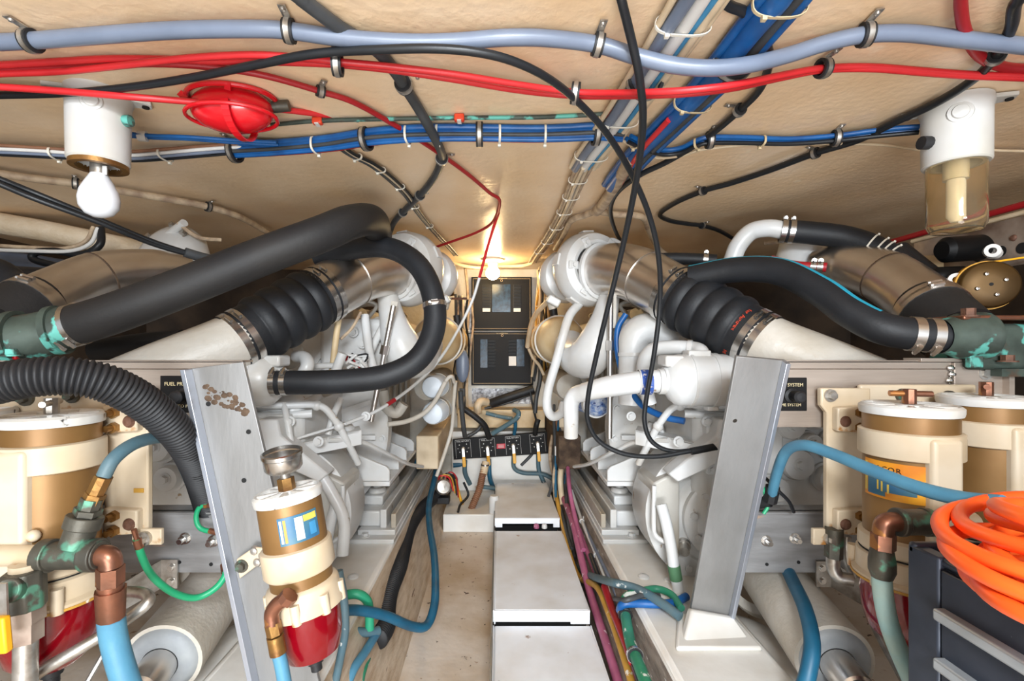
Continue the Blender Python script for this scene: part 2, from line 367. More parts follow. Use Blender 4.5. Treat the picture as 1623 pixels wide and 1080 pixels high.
# ---------------------------------------------------------------- bulkhead panels
Yp = 2.80
def panel(x0, y0, x1, y1, lab):
    a = P(x0, y0, Yp); b = P(x1, y1, Yp)
    k = root('breaker_panel', (a.x, Yp, b.z), lab, 'panel', 'breaker panels on the bulkhead')
    MB().mm((a.x, Yp, b.z), (b.x, Yp + .05, a.z)).ob('panel_plate', 'panelblack', k, bev=.002)
    e = .010; l = MB(); y = Yp - .0008
    for q0, q1 in (((a.x + e, a.z - e), (b.x - e, a.z - e - .002)), ((a.x + e, b.z + e), (b.x - e, b.z + e + .002)), ((a.x + e, b.z + e), (a.x + e + .002, a.z - e)), ((b.x - e - .002, b.z + e), (b.x - e, a.z - e))):
        l.mm((q0[0], y, q0[1]), (q1[0], Yp + .001, q1[1]))
    l.ob('border_line', 'panelline', k)
    return k, a, b
def pbox(k, name, m, x0, y0, x1, y1, t=.006, off=0, bev=0):
    a = P(x0, y0, Yp); b = P(x1, y1, Yp); return MB().mm((a.x, Yp - t - off, b.z), (b.x, Yp - off + .0005, a.z)).ob(name, m, k, bev)
def pring(k, x, y, r=.007):
    c = P(x, y, Yp); c.y = Yp - .003; return MB().ring(c, (0, 1, 0), r * .7, r, .006, 16).ob('latch_ring', 'panelline', k)
k, a, b = panel(747, 439, 843, 524, 'upper black breaker panel with mirrored window below the lit bulb')
for (x0, x1) in ((765, 777), (814, 825)):
    pbox(k, 'breaker_frame', 'cablegrey', x0 - .3, 451.6, x1 + .3, 487.6, .002)
    for i in range(7):
        y = 452 + i * 5.1; f = pbox(k, 'breaker_switch', 'breaker', x0, y, x1, y + 4.3, .01)
    pbox(k, 'blank_plate', 'labelwhite', x0, 489, x1, 494.5, .006)
pbox(k, 'mirror_window', 'panelglass', 780, 451, 809, 495, .004)
pring(k, 795, 445)
text(k, 'A.C. DISTRIBUTION', P(795, 441.5, Yp) - V((0, .001, 0)), (1, 0, 0), (0, 0, 1), .0075, 'lettergold')
k, a, b = panel(747, 526.5, 845, 611, 'lower black breaker panel with two breaker banks and side windows')
pbox(k, 'mirror_window', 'panelglass', 761.5, 538, 772.5, 583, .004); pbox(k, 'mirror_window', 'panelglass', 819, 538, 831, 581, .004)
for (x0, x1, n) in ((774, 785, 9), (806, 818, 5)):
    for i in range(n):
        y = 539 + i * 4.9; pbox(k, 'breaker_switch', 'breaker', x0, y, x1, y + 4.2, .011)
pbox(k, 'blank_plate', 'labelwhite', 806.5, 565, 818, 580, .006)
pring(k, 796, 532)
text(k, 'D.C. DISTRIBUTION', P(796, 528.8, Yp) - V((0, .001, 0)), (1, 0, 0), (0, 0, 1), .0075, 'lettergold')
# valve panel
d_ = 2.66
q = [P(717, 697, d_), P(871, 684, d_), P(873, 719, d_), P(719, 729, d_)]
k = root('valve_panel', q[3] + V((.1, 0, 0)), 'long black fuel valve panel with four yellow-gripped levers', 'panel')
MB().prism(q, (0, .02, 0)).ob('panel_plate', 'panelblack', k, bev=.002)
rt = (q[1] - q[0]).normalized(); up = V((0, -1, 0)).cross(rt) * -1
up = V((-rt.z, 0, rt.x))
for i, (x, y, t1) in enumerate(((734.3, 711.5, 'FUEL RETURN'), (772.7, 709.5, 'FUEL SUPPLY'), (813.5, 706, 'FUEL RETURN'), (852, 702.8, 'FUEL SUPPLY'))):
    c = P(x, y, d_); f = V((0, -1, 0))
    def W(u, v, o=0): return c + rt * u + up * v + f * o
    pl = MB().prism([W(-.042, -.05, .001), W(.042, -.05, .001), W(.042, .05, .001), W(-.042, .05, .001)], (0, .002, 0)).ob('dial_plate', 'panelblack', k)
    b = MB()
    for (u0, v0, u1, v1) in ((-.042, .049, .042, .0502), (-.042, -.05, -.041, .05), (.041, -.05, .042, .05)):
        b.prism([W(u0, v0, .002), W(u1, v0, .002), W(u1, v1, .002), W(u0, v1, .002)], (0, .001, 0))
    b.ob('border_line', 'labelwhite', pl)
    for j, (u, v) in enumerate(((-.02, .022), (.02, .024), (-.02, -.018), (.02, -.018))):
        MB().cyl(W(u, v, .001), W(u, v, .004), .0028, n=10).ob('screw', 'labelwhite', pl)
    for u in (-.029, .029):
        b = MB().prism([W(u - .004, .001, .002), W(u + .004, .001, .002), W(u + .004, .003, .002), W(u - .004, .003, .002)], (0, .001, 0)); b.ob('index_mark', 'labelwhite', pl)
    text(k, t1, W(0, .041, .0022), rt, up, .011, 'labelwhite')
    h = MB().lathe([(.0001, .016), (.006, .016), (.0085, .013), (.011, .012), (.012, .0)], c, f, 18).ob('lever_hub', 'zinc', k)
    lv = MB().prism([W(-.007, 0, .012), W(.007, 0, .012), W(.0075, -.055, .018), W(-.0075, -.055, .018)], (0, -.003, 0)).ob('lever', 'zinc', k)
    MB().prism([W(-.0085, -.042, .014), W(.0085, -.042, .014), W(.0095, -.09, .018), (W(.006, -.097, .018)), W(-.006, -.097, .018), W(-.0095, -.09, .018)], (0, -.008, 0)).ob('grip', 'yellowgrip', lv, bev=.002)
c = P(794, 708, d_); MB().prism([c + V((-.0235, -.001, -.013)), c + V((.0235, -.001, -.011)), c + V((.0235, -.001, .016)), c + V((-.0235, -.001, .014))], (0, .002, 0)).ob('warning_plate', 'labelred', k)
for dz in (-.005, .001, .007): MB().mm(c + V((-.016, -.0016, dz)), c + V((.016, -.0005, dz + .002))).ob('print_line', 'labelwhite', k)
# lit bulb
b0 = P(781, 433, 2.5); k = root('bulb_lamp', (b0.x, 2.5, CE), 'lit globe bulb in a ceiling socket above the breaker panels', 'lamp')
MB().lathe([(.06, CE - b0.z), (.06, CE - b0.z - .012), (.03, CE - b0.z - .02), (.022, .03)], b0, (0, 0, 1), 24).ob('socket', 'fixture', k)
MB().sph(b0, .036, n=24).ob('bulb', 'bulbon', k)
# ---------------------------------------------------------------- the two engines, mirrored about the walkway
def bellows(pts, r, lab, nrib=4, name='bellows_hose'):
    k = root(name, pts[0] - V((0, 0, r)), lab, 'hose')
    path = resample(pts, 40); m = len(path)
    def rf(i, t):
        b0 = r + (.0775 - r) * t
        if t < .2 or t > .74: return b0
        return b0 + .0095 * abs(math.sin(math.pi * nrib * (t - .2) / .54)) ** .7
    MB().sweep(path, rf, 40).ob('rubber_sleeve', 'hoseblack', k, ang=60)
    return k, path
for s in (-1, 1):
    nm = SIDE[s]
    def E(x, y, z): return V((s * x, y, Z(z)))
    def PR(x, y, d): v = P(x, y, d); v.x *= s; return v
    def PRL(l): return [PR(*q) for q in l]
    k = root('marine_engine', E(.75, 2.0, -.9), 'white painted marine diesel engine on the %s of the walkway' % nm, 'engine', 'twin diesel engines')
    def part(b, name, m='engine', bev=0, par=None): return b.ob(name, m, par or k, bev)
    def mm(a, b): return MB().mm(E(*a), E(*b))
    part(mm((.50, 1.90, -.60), (1.05, 2.72, -.02)), 'engine_block', 'engine2', .012)
    part(mm((.66, 1.80, -.80), (1.0, 2.7, -.60)), 'oil_pan', 'engine2', .02)
    part(mm((.53, 1.86, -.02), (1.02, 2.68, .10)), 'cylinder_head', 'engine2', .012)
    for i in range(3):
        part(mm((.58, 1.9 + i * .27, .10), (.97, 2.14 + i * .3, .17)), 'valve_cover', 'engine', .02)
    # flywheel housing facing the camera
    cx, cz = .80, -.31
    fh = part(MB().lathe([(.0001, -.10), (.25, -.10), (.29, -.085), (.33, -.04), (.375, -.03), (.385, -.02), (.385, .04), (.36, .05), (.36, .13)], E(cx, 1.83, cz), (0, 1, 0), 56), 'flywheel_housing')
    for i in range(20):
        a = 2 * math.pi * (i + .3) / 20; part(MB().hexb(E(cx + .365 * math.cos(a), 1.80, cz + .365 * math.sin(a)), (0, -1, 0), .010, .012), 'bolt', par=fh)
    for i in range(7):                                   # radial webs
        a = math.radians(96 + i * 22); p0 = E(cx + .2 * math.cos(a), 1.735, cz + .2 * math.sin(a)); p1 = E(cx + .34 * math.cos(a), 1.785, cz + .34 * math.sin(a))
        part(MB().bar(p0, p1, .016, .05, V((0, 1, 0))), 'housing_web', par=fh)
    # reduction gearbox
    gb = part(mm((.565, 1.37, -.56), (1.04, 1.80, -.14)), 'gearbox', 'engine', .03)
    part(mm((.585, 1.345, -.36), (.80, 1.38, -.19)), 'inspection_cover', 'engine', .006, gb)
    for (x, z) in ((.60, -.205), (.785, -.205), (.60, -.345), (.785, -.345), (.69, -.2), (.69, -.35)):
        part(MB().hexb(E(x, 1.346, z), (0, -1, 0), .008, .008), 'bolt', 'engine', 0, gb)
    # lower round output housing with stepped cover
    lo = part(MB().lathe([(.0001, -.06), (.11, -.06), (.118, -.054), (.118, -.036), (.13, -.03), (.142, -.03), (.15, -.02), (.20, -.015), (.215, -.005), (.215, .14), (.17, .2)], E(.655, 1.44, -.50), (0, 1, 0), 48), 'output_housing')
    part(MB().lathe([(.0001, -.03), (.03, -.03), (.04, -.02), (.045, 0), (.062, .005), (.07, .02)], E(.70, 1.37, -.485), (0, 1, 0), 32), 'bearing_cap', par=lo)
    for i in range(9):
        a = 2 * math.pi * i / 9 + .2; part(MB().hexb(E(.655 + .095 * math.cos(a), 1.379, -.50 + .095 * math.sin(a)), (0, -1, 0), .0105, .010, False), 'bolt', par=lo)
    for i in range(12):
        a = 2 * math.pi * i / 12; part(MB().hexb(E(.655 + .182 * math.cos(a), 1.428, -.50 + .182 * math.sin(a)), (0, -1, 0), .010, .012), 'bolt', par=lo)
    part(MB().prism([E(.45, 1.40, -.40), E(.53, 1.40, -.36), E(.53, 1.40, -.62), E(.47, 1.40, -.56)], (0, .16, 0)), 'side_plate', 'engine2', .006)
    # cast bosses filling the gearbox face behind the frames
    for i, (x, z, r) in enumerate(((.82, -.22, .045), (.90, -.20, .035), (.96, -.28, .05), (.84, -.33, .05), (.93, -.37, .04), (.78, -.40, .04), (.88, -.27, .03))):
        b_ = part(MB().lathe([(.0001, -.034), (r * .82, -.034), (r * .88, -.028), (r * .9, -.01), (r * 1.05, -.008), (r * 1.08, .02)], E(x, 1.37, z), (0, 1, 0), 22), 'casting_boss', par=gb)
        part(MB().hexb(E(x, 1.337, z), (0, -1, 0), .012, .014), 'bolt', 'engine', 0, gb)
    # engine mount bracket with three gussets
    mb = part(mm((.372, 1.64, -.478), (.55, 2.17, -.462)), 'mount_bracket', 'engine', .003)
    part(mm((.545, 1.62, -.54), (.562, 2.2, -.27)), 'bracket_plate', 'engine', .004, mb)
    for y in (1.645, 1.80, 1.95, 2.12):
        part(MB().prism([E(.547, y, -.462), E(.374, y, -.462), E(.374, y, -.425), E(.385, y, -.412), E(.547, y, -.345)], (0, .016, 0)), 'gusset', 'engine', .003, mb)
    for (x, y) in ((.41, 1.72), (.41, 1.88), (.41, 2.05)):
        part(MB().hexb(E(x, y, -.462), (0, 0, 1), .016, .03), 'bolt', par=mb)
    for (y, z) in ((1.72, -.36), (1.88, -.36), (2.04, -.36), (1.72, -.29), (1.88, -.29), (2.04, -.29)):
        part(MB().hexb(E(.545, y, z), (-s, 0, 0), .015, .02), 'bolt', par=mb)
    # turbocharger
    T = PR(936, 427, 1.80); n = V((s * .33, -.94, 0)).normalized()
    tb = part(MB().lathe([(.075, .02), (.085, .05), (.10, .058), (.125, .045), (.138, .015), (.141, -.02), (.132, -.05), (.105, -.075), (.06, -.09), (.06, -.16), (.075, -.17), (.10, -.18), (.11, -.21), (.10, -.25), (.0001, -.26)], T, n, 48), 'turbo_housing')
    u, w_ = frame(n)
    for i in range(6):
        a = 2 * math.pi * i / 6 + .5; q = T + (u * math.cos(a) + w_ * math.sin(a)) * .098 + n * .05
        part(MB().bar(q - (u * math.cos(a) + w_ * math.sin(a)) * .018, q + (u * math.cos(a) + w_ * math.sin(a)) * .02, .03, .014, n), 'flange_lug', 'engine', .003, tb)
        part(MB().hexb(q + n * .007, n, .009, .009), 'bolt', par=tb)
    for i in range(5):
        a = 2 * math.pi * i / 5 + .1; q = T + (u * math.cos(a) + w_ * math.sin(a)) * .138
        part(MB().bar(q - n * .03, q + n * .012, .045, .012, (u * math.cos(a) + w_ * math.sin(a))), 'rim_lug', 'engine', .003, tb)
    q = PR(958, 383, 1.80); part(MB().box(q, (.04, .03, .022)), 'oil_fitting', 'engine2', .004, tb)
    part(MB().tube([q, q + V((s * .03, -.01, .004)), q + V((s * .06, -.03, -.02))], .008), 'oil_line', 'engine', 0, tb)
    q = PR(877, 478, 1.82); part(MB().box(q, (.05, .05, .03), Matrix.Rotation(s * .5, 3, 'Y')), 'wastegate_arm', 'engine', .006, tb)
    part(MB().lathe([(.0001, 0), (.02, 0), (.02, .05), (.0001, .05)], PR(872, 470, 1.85), (s * .3, 0, -1), 16), 'actuator_can', 'engine2', 0, tb)
    # stainless exhaust elbow
    ep = PRL([(944, 432, 1.79), (975, 428, 1.70), (1015, 438, 1.58), (1085, 476, 1.425)])
    eb = root('exhaust_elbow', ep[-1] - V((0, 0, .09)), 'polished stainless exhaust elbow leaving the %s engine turbocharger' % nm, 'exhaust elbow', 'stainless exhaust elbows')
    MB().tube(ep, [.092, .094, .092, .086], 40, 10).ob('bent_pipe', 'stainless', eb)
    for t in (1.15, 2.2):
        q, tt = ev(ep, t); MB().ring(q, tt, .0915, .0935, .005, 40).ob('weld_seam', 'stainless', eb)
    MB().ring(ep[0] + (ep[1] - ep[0]) * .35, ep[1] - ep[0], .092, .105, .014, 40).ob('collar', 'engine', eb)
    # bellows and painted exhaust pipe
    bp = PRL([(1062, 464, 1.465), (1102, 485, 1.40), (1162, 518, 1.315), (1214, 546, 1.252)])
    bk, path = bellows(bp, .089, 'black ribbed rubber exhaust bellows with steel clamps on the %s engine' % nm)
    for f in (.04, .13, .87, .965):
        i = int(f * (len(path) - 1)); q = path[i]; tt = path[min(i + 1, len(path) - 1)] - path[i - 1]
        hclamp(bk, q, tt, .0892 - .0115 * f, .018, ref=V((-s * .2, -.7, .7)))
    if s > 0:
        for txt, f, ang in (('for Automax', .78, -18), ('Ing.', .79, 62)):
            i = int(f * (len(path) - 1)); q = path[i]; tt = (path[i + 1] - path[i - 1]).normalized(); L_ = len(txt)
            tc = (V((0, 0, H)) - q); tc = (tc - tt * tc.dot(tt)).normalized(); b_ = tt.cross(tc)
            for j, ch in enumerate(txt):
                a = math.radians(ang) + (j - L_ / 2) * .085; nn = tc * math.cos(a) - b_ * math.sin(a) * -1
                rr = tt.cross(nn); rr = rr if rr.dot(b_) > 0 else -rr
                if ch != ' ': text(bk, ch, q + nn * .0798, rr, nn.cross(rr), .014, 'letterred', 'stamped_letter', .0003)
    pp = PRL([(1192, 534, 1.275), (1230, 553, 1.235), (1330, 594, 1.17), (1470, 655, 1.11)])
    tag(MB().tube(pp, .0755, 40, 8).ob('exhaust_pipe', 'whitepipe'), 'thick white lagged exhaust pipe passing behind the %s filter frame' % nm, 'pipe', 'white exhaust pipes')
    # intake snail, aftercooler
    part(MB().tube(PRL([(966, 470, 1.74), (958, 505, 1.71), (948, 538, 1.69), (932, 566, 1.71), (914, 566, 1.78), (902, 546, 1.88)]), [.036, .046, .064, .074, .068, .06], 28, 8), 'intake_duct')
    part(MB().lathe([(.0001, -.075), (.035, -.07), (.07, -.05), (.092, -.02), (.103, .02), (.105, .05), (.105, .55), (.09, .6), (.0001, .6)], E(.272, 2.08, .03), (0, 1, 0), 36), 'aftercooler', 'ochrelit')
    part(MB().ring(E(.272, 2.15, .03), (0, 1, 0), .10, .112, .02, 36), 'cooler_flange', 'engine2')
    part(MB().ring(E(.272, 2.35, .03), (0, 1, 0), .10, .112, .02, 36), 'cooler_flange', 'ochrelit')
    part(MB().lathe([(.0001, -.01), (.03, 0), (.055, .02), (.06, .05), (.06, .6), (.0001, .6)], E(.30, 2.0, -.17), (0, 1, 0), 28), 'oil_cooler', 'engine2')
    # heat exchanger across the front
    hx = PR(1060, 603, 1.30); o = V((s * (.452 if s > 0 else .588), 1.30, Z(-.090)))
    he = part(MB().lathe([(.0001, -.006), (.034, -.006), (.036, 0), (.055, .012), (.069, .03), (.0705, .06), (.0705, .30), (.069, .31), (.0001, .31)], o, (s, 0, 0), 40), 'heat_exchanger')
    for h in (.062, .128): part(MB().ring(o + V((s * h, 0, 0)), (s, 0, 0), .070, .0735, .007 if h < .1 else .016, 40), 'strap', par=he)
    part(MB().box(o + V((s * .085, -.0, .068)), (.06, .05, .025)), 'filler_boss', 'engine', .004, he)
    part(MB().box(o + V((s * .015, 0, .052)), (.05, .07, .03)), 'inlet_boss', 'engine', .006, he)
    part(MB().box(o + V((s * .12, -.01, -.075)), (.03, .03, .012)), 'strap_lug', 'engine', .003, he)
    if s > 0: part(MB().tube(PRL([(1030, 640, 1.44), (1019, 590, 1.43), (1030, 558, 1.41), (1062, 551, 1.37), (1098, 553, 1.33), (1112, 560, 1.30), (1113, 582, 1.29)]), .0205, 18, 8), 'coolant_pipe')
    if s > 0: part(MB().ring(PR(1094, 553, 1.335), V((s, -.6, 0)), .02, .024, .012, 18), 'pipe_collar')
    # large white coolant elbow and other pipes
    if s > 0:
        we = part(MB().tube(PRL([(1062, 540, 1.56), (1030, 522, 1.55), (1008, 533, 1.55), (1002, 565, 1.55), (1000, 640, 1.56)]), [.05, .052, .052, .042, .040], 26, 8), 'coolant_elbow')
        part(MB().ring(PR(1004, 562, 1.55), V((0, 0, 1)), .04, .049, .012, 26), 'pipe_collar', par=we)
    part(MB().cyl(PR(968, 462, 1.60) if s > 0 else P(624, 485, 1.6), PR(966, 695, 1.62) if s > 0 else P(588, 668, 1.62), .0092, n=14), 'chrome_strut', 'stainless')
    part(MB().cyl(PR(968, 540, 1.604) if s > 0 else P(611, 548, 1.605), PR(967.6, 556, 1.605) if s > 0 else P(608, 562, 1.606), .015, n=6), 'strut_nut', 'stainless')
    part(MB().bar(PR(972, 455, 1.61) if s > 0 else P(626, 478, 1.61), PR(971, 520, 1.605) if s > 0 else P(616, 520, 1.605), .022, .004, V((0, 1, 0))), 'strut_plate', 'engine2')
    part(MB().tube(PRL([(945, 590, 1.75), (955, 560, 1.76), (960, 500, 1.78)]), .018, 12), 'drain_pipe')
    part(MB().tube(PRL([(1030, 590, 1.6), (1040, 610, 1.58), (1075, 625, 1.56), (1120, 615, 1.55)]), .014, 12), 'fuel_rail', 'engine2')
    part(MB().tube(PRL([(1195, 640, 1.33), (1130, 643, 1.36), (1075, 643, 1.40), (1050, 665, 1.42), (1030, 700, 1.45), (1012, 735, 1.5)]), .0105, 12), 'wire_loom')
    part(MB().tube(PRL([(1195, 660, 1.34), (1150, 660, 1.36), (1085, 656, 1.39)]), .012, 12), 'wire_loom')
    part(MB().tube(PRL([(1060, 698, 1.40), (1010, 700, 1.5), (975, 715, 1.6), (935, 735, 1.8), (910, 740, 2.0)]), .007, 8), 'wire_loom')
    for (x, y, d) in ((1078, 643, 1.40), (1043, 676, 1.43)): part(MB().sph(PR(x, y, d), .016, n=10), 'cable_tie', 'engine')
    part(MB().lathe([(.0001, -.02), (.03, -.02), (.036, -.012), (.036, .02)], PR(1035, 690, 1.5), (0, 1, 0), 24), 'inspection_cap')
    # hose down to the sump with green tape
    hp = PRL([(1048, 800, 1.36), (1056, 830, 1.345), (1064, 870, 1.34), (1069, 905, 1.335), (1077, 945, 1.34)])
    part(MB().tube(hp, .0155, 16), 'sump_hose'); q, tt = ev(hp, 2.75); q2, _ = ev(hp, 3.35)
    part(MB().cyl(q, q2, .0172, n=16), 'tape_wrap', 'greentape')
    part(MB().tube(PRL([(1037, 770, 1.385), (1036, 830, 1.385), (1040, 850, 1.37), (1060, 863, 1.36)]), .0065, 8), 'vent_line')
    part(MB().lathe([(.0001, 0), (.014, 0), (.014, .03), (.02, .03), (.02, .05), (.0001, .05)], PR(1085, 876, 1.37), (s * .3, 1, .2), 14), 'drain_plug', 'zinc')
    # bracket shelf above the gearbox with linkage
    part(MB().prism([E(.42, 1.47, -.255), E(.62, 1.33, -.285), E(.64, 1.40, -.285), E(.45, 1.55, -.255)], (0, 0, -.006)), 'linkage_shelf', 'engine', .001)
    part(MB().prism([E(.42, 1.47, -.255), E(.62, 1.33, -.285), E(.62, 1.33, -.32), E(.42, 1.47, -.30)], (0, .005, 0)), 'linkage_shelf', 'engine', .001)
    # bolts scattered over the visible castings
    for (x, y, d) in ((1000, 660, 1.52), (1120, 668, 1.345), (1140, 720, 1.36), (1125, 740, 1.36), (1100, 730, 1.36), (1160, 660, 1.36), (1130, 705, 1.345), (1075, 700, 1.355)):
        part(MB().hexb(PR(x, y, d), (0, -1, 0), .010, .012), 'bolt')
    # support arm running from the engine to the frame
    part(MB().prism([PR(1060, 752, 1.34), PR(1135, 690, 1.30), PR(1140, 665, 1.30), PR(1172, 665, 1.28), PR(1172, 715, 1.28), PR(1120, 745, 1.30), PR(1075, 765, 1.33)], (0, .06, 0)), 'support_arm', 'engine', .004)
    # ribs and pipes on the inner flank
    for i in range(6):
        part(mm((.485, 1.85 + i * .14, -.30), (.50, 1.90 + i * .14, -.06)), 'block_rib', 'engine2', .004)
    part(MB().cyl(E(.44, 1.8, .06), E(.44, 2.65, .06), .055, n=24), 'exhaust_manifold', 'engine2')
    for i in range(4): part(MB().cyl(E(.44, 1.9 + i * .2, .05), E(.52, 1.9 + i * .2, -.0), .03, n=14), 'manifold_runner', 'engine2')
    for i in range(4): part(MB().tube([E(.50, 1.82 + i * .2, .10), E(.46, 1.80 + i * .2, .16), E(.56, 1.78 + i * .2, .17), E(.62, 1.8 + i * .2, .12)], .007, 8), 'injector_line', 'engine2')
    # stern gear under the frame
    a = E(.69, .985, -.645); b = E(.745, 1.34, -.62); ax = (b - a).normalized()
    st = root('stern_tube', E(.70, 1.1, -.72), 'fat white stern tube with grey seal ring below the %s filter frame' % nm, 'tube', 'stern tubes')
    MB().lathe([(.062, 0), (.076, 0), (.0765, .01), (.0765, .36), (.06, .37)], a, ax, 40).ob('tube_body', 'whitepipe', st)
    MB().lathe([(.035, -.012), (.055, -.012), (.066, -.004), (.07, .004)], a, ax, 40).ob('seal_ring', 'sealgrey', st)
    MB().lathe([(.0001, -.09), (.03, -.09), (.034, -.085), (.034, .02)], a, ax, 32).ob('shaft', 'stainless', st)
    MB().lathe([(.115, 0), (.12, .01), (.12, .03), (.10, .04)], a + ax * .30, ax, 36).ob('flange', 'whitepipe', st)
    # pale hull swelling between stringer and stern tube
    b = MB().sph(E(.66, 1.2, -.9), 1, .16, .28, .17, n=28); tag(b.ob('bilge_mound', 'gelcoat'), 'pale grey glassed mound in the bilge beside the %s stern tube' % nm, 'mound')
# small plumbing seen only on the left engine, between the bellows and the looping hose
kk = bpy.data.objects['marine_engine']
for pts, r, m, nm_ in (([(578, 500, 1.66), (582, 535, 1.64), (588, 570, 1.62), (600, 612, 1.6)], .0145, 'engine', 'coolant_pipe'), ([(612, 508, 1.70), (598, 535, 1.68), (586, 562, 1.66)], .013, 'engine', 'coolant_pipe'),
    ([(537, 505, 1.52), (532, 540, 1.52), (526, 592, 1.52)], .010, 'ochrelit', 'support_rod'), ([(572, 495, 1.6), (558, 520, 1.58), (540, 538, 1.56)], .005, 'beigedirty', 'small_line'), ([(492, 582, 1.5), (515, 580, 1.5), (530, 580, 1.5)], .009, 'engine', 'small_line'),
    ([(640, 640, 1.8), (628, 655, 1.8), (612, 645, 1.8), (606, 620, 1.8)], .02, 'engine2', 'coolant_bend'), ([(400, 640, 1.34), (450, 642, 1.38), (485, 638, 1.42), (505, 628, 1.46)], .012, 'engine', 'wire_loom'), ([(450, 640, 1.36), (456, 670, 1.34), (463, 710, 1.33)], .009, 'engine', 'wire_loom'),
    ([(540, 632, 1.5), (528, 660, 1.47), (520, 690, 1.45)], .0105, 'engine', 'wire_loom'), ([(500, 740, 1.36), (525, 780, 1.35), (545, 825, 1.34), (543, 880, 1.33)], .0165, 'engine', 'sump_hose')):
    MB().tube(PL(pts), r, 14).ob(nm_, m, kk)
for i in range(9):
    a = [P(548 + R.random() * 40, 560 + R.random() * 28, 1.53 + R.random() * .04) for _ in range(4)]
    MB().tube(a, .0045 if i < 6 else .003, 8).ob('tangled_wire', 'engine' if i < 6 else ('redcabledark', 'cableblack', 'cableblack')[i - 6], kk)
MB().cyl(P(543, 560, 1.5), P(532, 588, 1.5), .015, n=14).ob('sensor', 'engine', kk)
for (x, y) in ((560, 527), (595, 533), (575, 545)): MB().hexb(P(x, y, 1.7), (0, -1, 0), .012, .012).ob('bolt', 'engine', kk)
MB().mm(P(505, 505, 1.72), P(640, 600, 1.80)).ob('gear_case', 'engine', kk, bev=.02)
MB().lathe([(.0001, -.02), (.04, -.02), (.05, -.01), (.055, .03)], P(450, 560, 1.6), (0, 1, 0), 24).ob('cast_cover', 'engine2', kk)
kk = bpy.data.objects['marine_engine.001']
MB().mm(P(985, 505, 1.72), P(1080, 600, 1.80)).ob('gear_case', 'engine', kk, bev=.02)
